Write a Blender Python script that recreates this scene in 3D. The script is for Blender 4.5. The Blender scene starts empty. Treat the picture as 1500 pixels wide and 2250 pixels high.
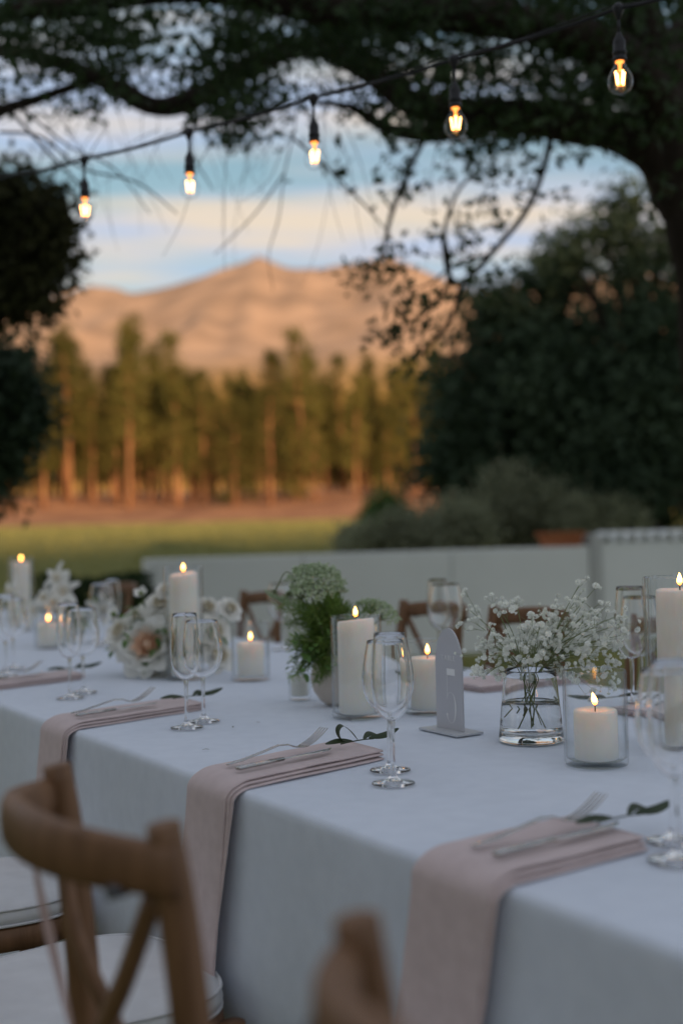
import bpy, bmesh, math, random
import numpy as np
from mathutils import Vector, Matrix, Quaternion, noise as mnoise
random.seed(7); RNG = np.random.default_rng(7)
sc = bpy.context.scene
C = sc.collection
R = math.radians

# ------------------------------------------------------------------ camera
CAM_Z = 1.145
F = 2700.0                                   # focal length in photo pixels (photo 1500 x 2250)
ROLL = math.atan(-0.025)
PITCH = math.atan((1165 - 1125) * math.cos(ROLL) / F)
def ray(x, y):
    dx, dy = x - 750, y - 1125
    c, s = math.cos(ROLL), math.sin(ROLL)
    u, v = dx*c + dy*s, -dx*s + dy*c
    return Vector((u, F*math.cos(PITCH) + v*math.sin(PITCH), -v*math.cos(PITCH) + F*math.sin(PITCH)))
EYE = Vector((0, 0, CAM_Z))
def at_z(x, y, z):
    r = ray(x, y); return EYE + r*((z - CAM_Z)/r.z)
def at_d(x, y, d):
    r = ray(x, y); return EYE + r*(d/r.y)
cd = bpy.data.cameras.new('camera'); cam = bpy.data.objects.new('camera', cd); C.objects.link(cam)
fwd = ray(750, 1125).normalized(); right = (ray(1750, 1125) - ray(750, 1125)).normalized(); up = right.cross(fwd)
cam.matrix_world = Matrix(((right.x, up.x, -fwd.x, 0), (right.y, up.y, -fwd.y, 0), (right.z, up.z, -fwd.z, CAM_Z), (0, 0, 0, 1)))
cd.sensor_fit = 'VERTICAL'; cd.sensor_height = 36; cd.sensor_width = 24; cd.lens = F/2250*36
cd.clip_start = .05; cd.clip_end = 20000
cd.dof.use_dof = True; cd.dof.focus_distance = 2.12; cd.dof.aperture_fstop = 1.95; cd.dof.aperture_blades = 0
sc.camera = cam

# ------------------------------------------------------------------ light
SUN_EL = R(9); SH = Vector((-.35, .937, 0)).normalized()         # SH: the way the low sun's light travels
w = bpy.data.worlds.new('World'); sc.world = w; w.use_nodes = True
nt = w.node_tree; nt.nodes.clear()
def nd(tree, t, **kw):
    n = tree.nodes.new(t)
    for k, v in kw.items(): setattr(n, k, v)
    return n
sky = nd(nt, 'ShaderNodeTexSky', sky_type='NISHITA', sun_disc=False)
sky.sun_elevation = SUN_EL; sky.sun_rotation = math.atan2(-SH.x, -SH.y)
sky.altitude = 200; sky.air_density = 1.35; sky.dust_density = .3; sky.ozone_density = 2.0
bgn = nd(nt, 'ShaderNodeBackground'); bgn.inputs['Strength'].default_value = .10
out = nd(nt, 'ShaderNodeOutputWorld')
tc = nd(nt, 'ShaderNodeTexCoord')
mp = nd(nt, 'ShaderNodeMapping'); mp.inputs['Scale'].default_value = (1.5, 1.5, 15.5); mp.inputs['Location'].default_value = (1.3, .2, -.22)
n1 = nd(nt, 'ShaderNodeTexNoise'); n1.inputs['Scale'].default_value = 1.35; n1.inputs['Detail'].default_value = 6; n1.inputs['Roughness'].default_value = .52
r1 = nd(nt, 'ShaderNodeValToRGB'); r1.color_ramp.elements[0].position = .38; r1.color_ramp.elements[1].position = .58
mp2 = nd(nt, 'ShaderNodeMapping'); mp2.inputs['Scale'].default_value = (2.2, 2.2, 22); mp2.inputs['Location'].default_value = (4.3, 1.2, 2.2)
n2 = nd(nt, 'ShaderNodeTexNoise'); n2.inputs['Scale'].default_value = 1.5; n2.inputs['Detail'].default_value = 4
r2 = nd(nt, 'ShaderNodeValToRGB'); r2.color_ramp.elements[0].position = .40; r2.color_ramp.elements[1].position = .62
CLOUD = 1/.10
r2.color_ramp.elements[0].color = (.35*CLOUD, .43*CLOUD, .58*CLOUD, 1); r2.color_ramp.elements[1].color = (.60*CLOUD, .51*CLOUD, .41*CLOUD, 1)
mx = nd(nt, 'ShaderNodeMix', data_type='RGBA')
L = nt.links.new
L(tc.outputs['Generated'], mp.inputs['Vector']); L(mp.outputs[0], n1.inputs['Vector']); L(n1.outputs['Fac'], r1.inputs[0])
L(tc.outputs['Generated'], mp2.inputs['Vector']); L(mp2.outputs[0], n2.inputs['Vector']); L(n2.outputs['Fac'], r2.inputs[0])
L(r1.outputs[0], mx.inputs['Factor']); L(sky.outputs[0], mx.inputs['A']); L(r2.outputs[0], mx.inputs['B'])
L(mx.outputs['Result'], bgn.inputs['Color']); L(bgn.outputs[0], out.inputs[0])
sd = bpy.data.lights.new('sun', 'SUN'); sun = bpy.data.objects.new('sun', sd); C.objects.link(sun)
sd.energy = 5.0; sd.angle = R(.53); sd.color = (1, .66, .40)
sdir = Vector((SH.x*math.cos(SUN_EL), SH.y*math.cos(SUN_EL), -math.sin(SUN_EL)))
sun.rotation_euler = sdir.to_track_quat('-Z', 'Y').to_euler(); sun.location = (-5, -15, 20)
vs = sc.view_settings; vs.view_transform = 'Standard'; vs.look = 'None'; vs.exposure = .50; vs.gamma = 1; vs.use_curve_mapping = False
cy = sc.cycles; cy.max_bounces = 14; cy.transmission_bounces = 12; cy.transparent_max_bounces = 16; cy.glossy_bounces = 6; cy.diffuse_bounces = 4
cy.sample_clamp_indirect = 4; cy.use_denoising = True; cy.use_adaptive_sampling = False

# ------------------------------------------------------------------ materials
def pmat(name, c1, c2=None, scale=8, rough=.6, bump=0, bscale=60, spec=.4, trans=0, detail=3, stretch=None, sheen=0, sss=0, metal=0, vary=0):
    m = bpy.data.materials.new(name); m.use_nodes = True; t = m.node_tree; b = t.nodes['Principled BSDF']
    b.inputs['Roughness'].default_value = rough; b.inputs['Specular IOR Level'].default_value = spec; b.inputs['Metallic'].default_value = metal
    if sheen: b.inputs['Sheen Weight'].default_value = sheen
    if sss: b.inputs['Subsurface Weight'].default_value = sss; b.inputs['Subsurface Radius'].default_value = (1, .8, .6); b.inputs['Subsurface Scale'].default_value = .035
    tcn = t.nodes.new('ShaderNodeTexCoord'); src = tcn.outputs['Object']
    if stretch:
        mpn = t.nodes.new('ShaderNodeMapping'); mpn.inputs['Scale'].default_value = stretch; t.links.new(src, mpn.inputs['Vector']); src = mpn.outputs[0]
    c2 = c2 or tuple(x*.8 for x in c1)
    n = t.nodes.new('ShaderNodeTexNoise'); n.inputs['Scale'].default_value = scale; n.inputs['Detail'].default_value = detail
    t.links.new(src, n.inputs['Vector'])
    rr = t.nodes.new('ShaderNodeValToRGB'); rr.color_ramp.elements[0].position = .33; rr.color_ramp.elements[1].position = .67
    rr.color_ramp.elements[0].color = (*c1, 1); rr.color_ramp.elements[1].color = (*c2, 1)
    t.links.new(n.outputs['Fac'], rr.inputs[0]); col = rr.outputs[0]
    if vary:
        oi = t.nodes.new('ShaderNodeObjectInfo'); hs = t.nodes.new('ShaderNodeHueSaturation')
        mr = t.nodes.new('ShaderNodeMapRange'); mr.inputs['To Min'].default_value = 1 - vary; mr.inputs['To Max'].default_value = 1 + vary
        t.links.new(oi.outputs['Random'], mr.inputs['Value']); t.links.new(mr.outputs[0], hs.inputs['Value']); t.links.new(col, hs.inputs['Color']); col = hs.outputs[0]
    t.links.new(col, b.inputs['Base Color'])
    if bump:
        n3 = t.nodes.new('ShaderNodeTexNoise'); n3.inputs['Scale'].default_value = bscale; n3.inputs['Detail'].default_value = 5
        t.links.new(src, n3.inputs['Vector'])
        bp = t.nodes.new('ShaderNodeBump'); bp.inputs['Strength'].default_value = bump; bp.inputs['Distance'].default_value = .01
        t.links.new(n3.outputs['Fac'], bp.inputs['Height']); t.links.new(bp.outputs[0], b.inputs['Normal'])
    if trans:
        tr = t.nodes.new('ShaderNodeBsdfTranslucent'); t.links.new(col, tr.inputs['Color'])
        ms = t.nodes.new('ShaderNodeMixShader'); ms.inputs[0].default_value = trans
        t.links.new(b.outputs[0], ms.inputs[1]); t.links.new(tr.outputs[0], ms.inputs[2]); t.links.new(ms.outputs[0], t.nodes['Material Output'].inputs[0])
    return m
def glass(name, ior=1.46, col=(1, 1, 1), rough=0.0):
    m = bpy.data.materials.new(name); m.use_nodes = True; t = m.node_tree; t.nodes.remove(t.nodes['Principled BSDF'])
    g = t.nodes.new('ShaderNodeBsdfGlass'); g.inputs['IOR'].default_value = ior; g.inputs['Color'].default_value = (*col, 1); g.inputs['Roughness'].default_value = rough
    t.links.new(g.outputs[0], t.nodes['Material Output'].inputs[0]); return m
def thin_glass(name, ior=1.45, tint=(1, 1, 1)):
    m = bpy.data.materials.new(name); m.use_nodes = True; t = m.node_tree; t.nodes.remove(t.nodes['Principled BSDF'])
    tr = t.nodes.new('ShaderNodeBsdfTransparent'); gl = t.nodes.new('ShaderNodeBsdfGlossy'); gl.inputs['Roughness'].default_value = .02
    lw = t.nodes.new('ShaderNodeLayerWeight'); lw.inputs['Blend'].default_value = .5
    pw = t.nodes.new('ShaderNodeMath'); pw.operation = 'POWER'; pw.inputs[1].default_value = 5; t.links.new(lw.outputs['Facing'], pw.inputs[0])
    fr = t.nodes.new('ShaderNodeMath'); fr.operation = 'MULTIPLY_ADD'; fr.inputs[1].default_value = .95; fr.inputs[2].default_value = ((ior - 1)/(ior + 1))**2; t.links.new(pw.outputs[0], fr.inputs[0])
    p3 = t.nodes.new('ShaderNodeMath'); p3.operation = 'POWER'; p3.inputs[1].default_value = 3.5; t.links.new(lw.outputs['Facing'], p3.inputs[0])
    mc = t.nodes.new('ShaderNodeMix'); mc.data_type = 'RGBA'; mc.inputs['A'].default_value = (*tint, 1); mc.inputs['B'].default_value = (.78, .82, .84, 1); t.links.new(p3.outputs[0], mc.inputs['Factor']); t.links.new(mc.outputs['Result'], tr.inputs['Color'])
    ms = t.nodes.new('ShaderNodeMixShader'); t.links.new(fr.outputs[0], ms.inputs[0]); t.links.new(tr.outputs[0], ms.inputs[1]); t.links.new(gl.outputs[0], ms.inputs[2])
    t.links.new(ms.outputs[0], t.nodes['Material Output'].inputs[0]); return m
def emit(name, col, s, top=None, z0=0, z1=1):
    m = bpy.data.materials.new(name); m.use_nodes = True; t = m.node_tree; t.nodes.remove(t.nodes['Principled BSDF'])
    e = t.nodes.new('ShaderNodeEmission'); e.inputs['Color'].default_value = (*col, 1); e.inputs['Strength'].default_value = s
    if top:
        g = t.nodes.new('ShaderNodeTexCoord'); sp = t.nodes.new('ShaderNodeSeparateXYZ'); mr = t.nodes.new('ShaderNodeMapRange'); rp = t.nodes.new('ShaderNodeValToRGB')
        mr.inputs['From Min'].default_value = z0; mr.inputs['From Max'].default_value = z1
        t.links.new(g.outputs['Object'], sp.inputs[0]); t.links.new(sp.outputs['Z'], mr.inputs['Value']); t.links.new(mr.outputs[0], rp.inputs[0])
        rp.color_ramp.elements[0].color = (*col, 1); rp.color_ramp.elements[1].color = (*top, 1); rp.color_ramp.elements[0].position = .1; rp.color_ramp.elements[1].position = .5
        t.links.new(rp.outputs[0], e.inputs['Color'])
    t.links.new(e.outputs[0], t.nodes['Material Output'].inputs[0]); return m
M = dict(
    cloth=pmat('linen_cloth', (.73, .79, .89), (.69, .75, .85), 30, .85, .12, 900, .15, sheen=.15),
    napkin=pmat('blush_linen', (.68, .56, .555), (.62, .505, .50), 40, .9, .18, 700, .1, sheen=.2),
    wood=pmat('oak', (.235, .122, .062), (.15, .075, .036), 9, .5, .10, 40, .35, stretch=(6, 6, 1), detail=6),
    darkwood=pmat('table_wood', (.22, .13, .07), (.15, .08, .045), 6, .6),
    cushion=pmat('white_cushion', (.74, .74, .75), (.68, .68, .69), 20, .75, .08, 400, .2),
    piping=pmat('cushion_piping', (.74, .74, .76), None, 20, .75),
    bolt=pmat('bolt_steel', (.12, .12, .13), None, 30, .4, metal=.8),
    steel=pmat('cutlery_steel', (.52, .51, .50), (.46, .45, .44), 40, .09, metal=1.0),
    glass=glass('clear_glass'), vaseglass=glass('vase_glass', 1.45, (.99, .995, .995)), cylglass=thin_glass('cylinder_glass', 1.5, (.985, .99, .99)), water=glass('water', 1.33),
    bulbglass=thin_glass('bulb_glass', 1.5),
    wax=pmat('ivory_wax', (.90, .85, .77), (.88, .82, .73), 30, .5, .03, 80, .35, sss=1.0),
    wick=pmat('wick', (.02, .017, .015), None, 30, .9),
    flame=emit('flame', (1, .22, .02), 12, (1, .52, .12), 0, .022),
    filament=emit('filament', (1, .50, .15), 9),
    ember=emit('filament_holder', (1, .28, .05), 2.2),
    black=pmat('black_rubber', (.014, .014, .017), (.02, .02, .024), 30, .5, .05, 200, .35),
    ceramic=pmat('beige_ceramic', (.60, .53, .47), (.54, .47, .41), 25, .7, .15, 120, .2),
    whitebowl=pmat('white_bowl', (.68, .66, .63), (.62, .60, .57), 25, .5, .05, 120, .3),
    acrylic=pmat('frosted_acrylic', (.62, .62, .66), (.60, .60, .64), 10, .35, spec=.4, trans=.12),
    print_=pmat('white_print', (.90, .90, .90), (.88, .88, .88), 10, .6),
    acbase=pmat('acrylic_base', (.58, .60, .63), (.55, .57, .60), 10, .3),
    leaf_olive=pmat('olive_leaf', (.055, .075, .038), (.035, .055, .025), 30, .45, .1, 200, .4, trans=.15),
    leaf_green=pmat('garden_green', (.14, .24, .06), (.08, .17, .04), 25, .5, trans=.3, vary=.25),
    frond=pmat('feathery_green', (.26, .38, .09), (.17, .28, .06), 25, .55, trans=.35, vary=.3),
    umbel=pmat('umbel_green_white', (.62, .68, .52), (.40, .52, .28), 90, .7, trans=.2),
    stem=pmat('flower_stem', (.22, .26, .11), (.16, .20, .075), 30, .5, trans=.1),
    gyp=pmat('white_blossom', (.92, .93, .89), (.86, .88, .80), 60, .8, trans=.25, vary=.1),
    petal=pmat('white_petal', (.92, .91, .87), (.88, .87, .81), 20, .65, trans=.3, vary=.06),
    petalc=pmat('cream_petal', (.80, .75, .62), (.76, .70, .55), 20, .65, trans=.3, vary=.06),
    petalp=pmat('blush_petal', (.82, .72, .62), (.82, .76, .69), 20, .65, trans=.3, vary=.05),
    peach=pmat('peach_petal', (.86, .57, .38), (.85, .64, .48), 20, .65, trans=.3, vary=.08),
    rib=pmat('blush_ribbon', (.62, .44, .42), None, 30, .6),
    bark=pmat('bark', (.040, .030, .023), (.024, .018, .014), 14, .9, .6, 30, .15, stretch=(3, 3, .7), detail=6),
    canopy=pmat('canopy_leaf', (.045, .078, .027), (.028, .052, .018), 3, .6, trans=.25, spec=.25),
    darktree=pmat('dark_tree_leaf', (.085, .125, .07), (.05, .08, .046), 1.2, .6, trans=.2, spec=.2),
    lefttree=pmat('left_tree_leaf', (.095, .09, .036), (.055, .06, .024), 2, .6, trans=.25, spec=.2),
    shrub=pmat('shrub_leaf', (.36, .38, .25), (.25, .27, .165), 1.5, .6, trans=.35, spec=.2, vary=.25),
    hedge=pmat('hedge_leaf', (.035, .07, .022), (.022, .045, .015), 3, .6, trans=.2, spec=.2),
    pine=pmat('pine_needles', (.155, .135, .035), (.095, .095, .024), .35, .7, trans=.25, spec=.15, vary=.3),
    pinebark=pmat('pine_bark', (.30, .155, .075), (.18, .085, .042), 1.5, .9, .4, 6, .1, stretch=(3, 3, .5), vary=.25),
    wall=pmat('painted_wall', (.84, .86, .85), (.78, .80, .79), 1.2, .8, .08, 40, .2, detail=6),
    wallpost=pmat('wall_post', (.58, .59, .58), (.52, .53, .52), 2, .8, .1, 40, .2),
    terracotta=pmat('terracotta', (.40, .15, .07), (.32, .11, .05), 8, .8, .2, 40, .15),
)

# ------------------------------------------------------------------ helpers
def tag(o, label=None, cat=None, group=None, kind=None):
    if label: o['label'] = label
    if cat: o['category'] = cat
    if group: o['group'] = group
    if kind: o['kind'] = kind
    return o
def thing(name, label, cat, loc=(0, 0, 0), rz=0, group=None, s=1):
    o = bpy.data.objects.new(name, None); C.objects.link(o); o.location = loc; o.rotation_euler = (0, 0, rz); o.scale = (s, s, s); o.empty_display_size = .05
    return tag(o, label, cat, group)
def copy_tree(o, parent=None):
    c = o.copy(); C.objects.link(c)
    if parent: c.parent = parent
    for ch in list(o.children): copy_tree(ch, c)
    return c
def link(name, me, mat, parent=None, loc=None, smooth=True):
    if mat and not me.materials: me.materials.append(mat)
    if smooth: me.shade_smooth()
    o = bpy.data.objects.new(name, me); C.objects.link(o)
    if parent: o.parent = parent
    if loc is not None: o.location = loc
    return o
class MB:
    def __init__(s): s.v = []; s.f = []
    def add(s, vs, fs):
        n = len(s.v); s.v += [tuple(p) for p in vs]; s.f += [tuple(i + n for i in q) for q in fs]; return s
    def grid(s, rows, closed=False, loop=False):
        n = len(rows[0]); vs = [p for r in rows for p in r]; fs = []
        for i in range(len(rows) - (0 if loop else 1)):
            for j in range(n if closed else n - 1):
                a, b = i*n + j, i*n + (j + 1) % n; i2 = ((i + 1) % len(rows))*n
                fs.append((a, b, i2 + (j + 1) % n, i2 + j))
        return s.add(vs, fs)
    def lathe(s, prof, n=32, closed=False):
        rows = [[(r*math.cos(2*math.pi*k/n), r*math.sin(2*math.pi*k/n), z) for k in range(n)] for r, z in prof]
        return s.grid(rows, True, closed)
    def tube(s, pts, rad, n=8, cap=True, flat=1.0, upv=None):
        pts = [Vector(p) for p in pts]; rows = []; prev = None
        if not hasattr(rad, '__len__'): rad = [rad]*len(pts)
        for i, p in enumerate(pts):
            t = (pts[min(i + 1, len(pts) - 1)] - pts[max(i - 1, 0)]).normalized()
            if prev is None:
                a = Vector(upv) if upv else (Vector((0, 0, 1)) if abs(t.z) < .9 else Vector((1, 0, 0)))
                prev = (a - t*a.dot(t)).normalized()
            else: prev = (prev - t*prev.dot(t)).normalized()
            b = t.cross(prev); r = rad[i]
            rows.append([p + prev*(r*flat*math.cos(2*math.pi*k/n)) + b*(r*math.sin(2*math.pi*k/n)) for k in range(n)])
        s.grid(rows, True)
        if cap:
            m = len(s.v); s.f += [tuple(range(m - n, m)), tuple(reversed(range(m - n*len(rows), m - n*len(rows) + n)))]
        return s
    def box(s, c, h, rot=None):
        c = Vector(c); vs = []
        for x in (-1, 1):
            for y in (-1, 1):
                for z in (-1, 1):
                    p = Vector((x*h[0], y*h[1], z*h[2])); vs.append(c + (rot @ p if rot else p))
        return s.add(vs, [(0, 1, 3, 2), (4, 6, 7, 5), (0, 4, 5, 1), (2, 3, 7, 6), (0, 2, 6, 4), (1, 5, 7, 3)])
    def mesh(s, name):
        me = bpy.data.meshes.new(name); me.from_pydata(s.v, [], s.f); me.update(); return me
    def build(s, name, mat, parent=None, loc=None, smooth=True, bevel=0):
        o = link(name, s.mesh(name), mat, parent, loc, smooth)
        if bevel:
            b = o.modifiers.new('bevel', 'BEVEL'); b.width = bevel; b.segments = 2; b.limit_method = 'ANGLE'
        return o
def crm(pts, n=6):                                   # smooth curve through points
    pts = [Vector(p) for p in pts]; P = [2*pts[0] - pts[1]] + pts + [2*pts[-1] - pts[-2]]; o = []
    for i in range(1, len(P) - 2):
        for k in range(n):
            t = k/n; a, b, c, d = P[i-1:i+3]
            o.append(.5*((2*b) + (c - a)*t + (2*a - 5*b + 4*c - d)*t*t + (3*b - a - 3*c + d)*t**3))
    o.append(pts[-1]); return o
def lerp_list(a, n):
    return [float(np.interp(i/(n - 1)*(len(a) - 1), range(len(a)), a)) for i in range(n)]
def leaf_mesh(name, cen, size, aspect=.45, up_bias=0., fold=.15):
    """many leaf-sized quads, one per centre, random directions"""
    n = len(cen); cen = np.asarray(cen); size = np.asarray(size)*np.ones(n)
    d = RNG.normal(size=(n, 3)); d[:, 2] += up_bias; d /= np.linalg.norm(d, axis=1)[:, None]
    e = RNG.normal(size=(n, 3)); e -= d*(e*d).sum(1)[:, None]; e /= np.linalg.norm(e, axis=1)[:, None]
    nn = np.cross(d, e); s = size[:, None]
    v = np.stack([cen - d*s*.5, cen + e*s*aspect*.5 + nn*s*fold, cen + d*s*.5, cen - e*s*aspect*.5 + nn*s*fold], 1).reshape(-1, 3)
    me = bpy.data.meshes.new(name); me.vertices.add(4*n); me.vertices.foreach_set('co', v.ravel().astype(np.float32))
    me.loops.add(4*n); me.polygons.add(n); me.loops.foreach_set('vertex_index', np.arange(4*n, dtype=np.int32))
    me.polygons.foreach_set('loop_start', np.arange(0, 4*n, 4, dtype=np.int32)); me.polygons.foreach_set('loop_total', np.full(n, 4, dtype=np.int32))
    me.update(calc_edges=True); return me
def blob_leaves(blobs, per, spread, shell=.55):
    """clusters of leaf centres spread through ellipsoids: (centre, radii, clusters)"""
    o = []
    for c, r, n in blobs:
        d = RNG.normal(size=(n, 3)); d /= np.linalg.norm(d, axis=1)[:, None]
        q = RNG.uniform(shell, 1, n)[:, None]*d*np.array(r) + np.array(c)
        o.append((q[:, None, :] + RNG.normal(size=(n, per, 3))*spread).reshape(-1, 3))
    return np.concatenate(o)
def fbm(x, y, o=4, seed=0.):
    return sum(mnoise.noise(Vector((x*2**i, y*2**i, seed + i*7.3)))/2**i for i in range(o))

# ------------------------------------------------------------------ table frame
TZ = .76
O = at_z(525, 1738, TZ)
S = (at_z(1100, 1950, TZ) - at_z(157, 1605, TZ)).normalized(); T = Vector((-S.y, S.x, 0)); RZ = math.atan2(S.y, S.x)
TW = 1.235; S0, S1 = -5.2, 2.3
def tab(s, t, z=0.): return O + S*s + T*t + Vector((0, 0, z - TZ))
def st(p): q = p - O; return q.dot(S), q.dot(T)

# ------------------------------------------------------------------ setting: ground, unseen added hill, mountain
def sm(a, b, x):
    t = min(1, max(0, (x - a)/(b - a))); return t*t*(3 - 2*t)
def gz(x, y):
    h = 1.55*sm(13, 56, y) + 2.2*sm(57, 84, y) + 4*sm(84, 200, y)
    h += .05*fbm(x*.25, y*.25)*sm(12, 20, y) + .5*fbm(x*.06, y*.06, 3, 4)*sm(55, 75, y)
    return h
ys = sorted(set([-900, -600, -400, -250, -160, -100, -60, -40, -25] + list(np.arange(-16, 56, 2.)) + list(np.arange(56, 110, 1.5)) + [115, 125, 140, 170, 210, 280, 400, 600, 900, 1400, 2200, 3600, 6000]))
xs = sorted(set([-6000, -3000, -1500, -700, -400, -250, -150, -100] + list(np.arange(-70, 71, 2.)) + [100, 150, 250, 400, 700, 1500, 3000, 6000]))
gm = pmat('ground_earth', (.20, .195, .06), (.14, .145, .045), .7, .95, .3, 8, .1, detail=8)
t_ = gm.node_tree; b_ = t_.nodes['Principled BSDF']; lk = b_.inputs['Base Color'].links[0].from_socket
g_ = t_.nodes.new('ShaderNodeNewGeometry'); sp_ = t_.nodes.new('ShaderNodeSeparateXYZ'); nn_ = t_.nodes.new('ShaderNodeTexNoise'); nn_.inputs['Scale'].default_value = .25; nn_.inputs['Detail'].default_value = 5
t_.links.new(g_.outputs['Position'], nn_.inputs['Vector'])
ad = t_.nodes.new('ShaderNodeMath'); ad.operation = 'MULTIPLY_ADD'; ad.inputs[1].default_value = 14; t_.links.new(nn_.outputs['Fac'], ad.inputs[0])
t_.links.new(g_.outputs['Position'], sp_.inputs[0]); t_.links.new(sp_.outputs['Y'], ad.inputs[2])
mr_ = t_.nodes.new('ShaderNodeMapRange'); mr_.inputs['From Min'].default_value = 61; mr_.inputs['From Max'].default_value = 65; t_.links.new(ad.outputs[0], mr_.inputs['Value'])
er = t_.nodes.new('ShaderNodeValToRGB'); er.color_ramp.elements[0].color = (.48, .25, .13, 1); er.color_ramp.elements[1].color = (.25, .12, .07, 1); er.color_ramp.elements[0].position = .35; er.color_ramp.elements[1].position = .65
n5 = t_.nodes.new('ShaderNodeTexNoise'); n5.inputs['Scale'].default_value = .5; n5.inputs['Detail'].default_value = 6; t_.links.new(g_.outputs['Position'], n5.inputs['Vector']); t_.links.new(n5.outputs['Fac'], er.inputs[0])
mxx = t_.nodes.new('ShaderNodeMix'); mxx.data_type = 'RGBA'; t_.links.new(mr_.outputs[0], mxx.inputs['Factor']); t_.links.new(lk, mxx.inputs['A']); t_.links.new(er.outputs[0], mxx.inputs['B']); t_.links.new(mxx.outputs['Result'], b_.inputs['Base Color'])
mb = MB(); mb.grid([[(x, y, gz(x, y)) for x in xs] for y in ys]); tag(mb.build('ground', gm), kind='structure')

PH = Vector((SH.y, -SH.x, 0)); TERM = 36.             # unseen hill, added to shade the foreground up to TERM metres ahead
mb = MB(); rows = []
for p in list(np.linspace(-430, -130, 22)):
    bell = math.exp(-((p + 260)/62)**2)
    row = []
    for q in np.linspace(-900, 900, 61):
        hgt = (math.tan(SUN_EL)*(260 + TERM) + 1.5)*bell*(1 + .012*fbm(q*.01, p*.01)) - .8
        v = SH*p + PH*q; row.append((v.x, v.y, hgt))
    rows.append(row)
mb.grid(rows); tag(mb.build('sun_block_hill', pmat('sun_block_slope', (.10, .10, .045), (.07, .075, .03), .02, .95)), kind='structure')

prof = [(-900, 700), (-500, 720), (-200, 690), (0, 672), (100, 640), (200, 618), (290, 640), (350, 628), (450, 610), (510, 580), (570, 556), (640, 588), (700, 590), (780, 572), (860, 562), (950, 600), (1040, 640), (1200, 610), (1400, 590), (1700, 640), (2200, 690), (3000, 740)]
DM = 3000.
px_, pz_ = [], []
for x, y in prof:
    q = at_d(x, y, DM); px_.append(q.x); pz_.append(q.z)
mm = pmat('mountain_rock', (.44, .305, .21), (.26, .185, .13), .008, .95, detail=8, spec=.05)
t_ = mm.node_tree; b_ = t_.nodes['Principled BSDF']; lk = b_.inputs['Base Color'].links[0].from_socket
g_ = t_.nodes.new('ShaderNodeNewGeometry'); sp_ = t_.nodes.new('ShaderNodeSeparateXYZ'); t_.links.new(g_.outputs['Position'], sp_.inputs[0])
mr_ = t_.nodes.new('ShaderNodeMapRange'); mr_.inputs['From Min'].default_value = 190; mr_.inputs['From Max'].default_value = 330; t_.links.new(sp_.outputs['Z'], mr_.inputs['Value'])
mxx = t_.nodes.new('ShaderNodeMix'); mxx.data_type = 'RGBA'; mxx.inputs['A'].default_value = (.40, .23, .06, 1); t_.links.new(mr_.outputs[0], mxx.inputs['Factor']); t_.links.new(lk, mxx.inputs['B']); t_.links.new(mxx.outputs['Result'], b_.inputs['Base Color'])
mb = MB(); rows = []
for y in np.linspace(1100, 4200, 80):
    row = []
    for x in np.linspace(-2300, 2800, 240):
        rh = float(np.interp(x, px_, pz_)); u = (y - 1100)/1900
        k = (u**1.25 if u <= 1 else max(0, 1 - (u - 1)*1.3))
        rid = abs(mnoise.noise(Vector((x*.0035, y*.0016, 2.))))*.26 + abs(mnoise.noise(Vector((x*.011, y*.004, 5.))))*.08 + fbm(x*.002, y*.002, 5, 3)*.06
        edge = 1 - max(0, 1 - abs(u - 1)*4)*.9
        row.append((x, y, rh*k*(1 - rid*edge*1.2*k) + 4))
    rows.append(row)
mb.grid(rows); tag(mb.build('mountain', mm), kind='structure')

# ------------------------------------------------------------------ pines on the far bank
def make_pine(h, seed, kind):
    random.seed(seed); tm = MB(); n = 9; lean = random.uniform(-.05, .05)
    pts = [(lean*h*(i/(n-1))**2 + random.uniform(-.05, .05), random.uniform(-.05, .05), h*.97*i/(n - 1) - .25) for i in range(n)]
    tm.tube(pts, lerp_list([.17, .13, .09, .03], n), 7)
    cen = []; base = [.20, .26, .16, .32, .08][kind]
    for i in range(int(70 + h*4)):
        u = base + (1 - base)*random.random()**.9
        rr = (1 - u)**.75*h*[.20, .16, .24, .15, .22][kind] + .22
        a = random.uniform(0, 6.283); rad = rr*random.uniform(.25, 1)
        cx, cyy, cz = math.cos(a)*rad + lean*h*u*u, math.sin(a)*rad, u*h - .1*rad
        if i % 3 == 0: tm.tube([(lean*h*u*u, 0, cz - .3*rad), (cx*.6, cyy*.6, cz - .1), (cx, cyy, cz)], [.035, .025, .01], 4, False)
        for k in range(26): cen.append((cx + random.gauss(0, .26), cyy + random.gauss(0, .26), cz + random.gauss(0, .19)))
    return tm.mesh('trunk'), leaf_mesh('crown', cen, RNG.uniform(.16, .34, len(cen)), .34, .5)
pvar = [make_pine(h, 20 + i, i) for i, h in enumerate((10.5, 9.2, 8.0, 11.5, 7.0))]
pl = ['tall golden pine with a pointed crown in the wood below the mountain', 'slender golden pine with bare lower trunk in the wood below the mountain', 'broad bushy golden pine in the wood below the mountain',
      'tall thin pine with a high narrow crown in the wood below the mountain', 'short pine branched nearly to the ground at the edge of the wood']
random.seed(3)
def pine(x, y, k, s):
    t = thing('pine_tree', pl[k], 'tree', (x, y, gz(x, y)), random.uniform(0, 6.28), 'pines of the sunlit wood, kind %s' % 'abcde'[k], s)
    link('trunk', pvar[k][0], M['pinebark'], t); link('crown', pvar[k][1], M['pine'], t)
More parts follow.
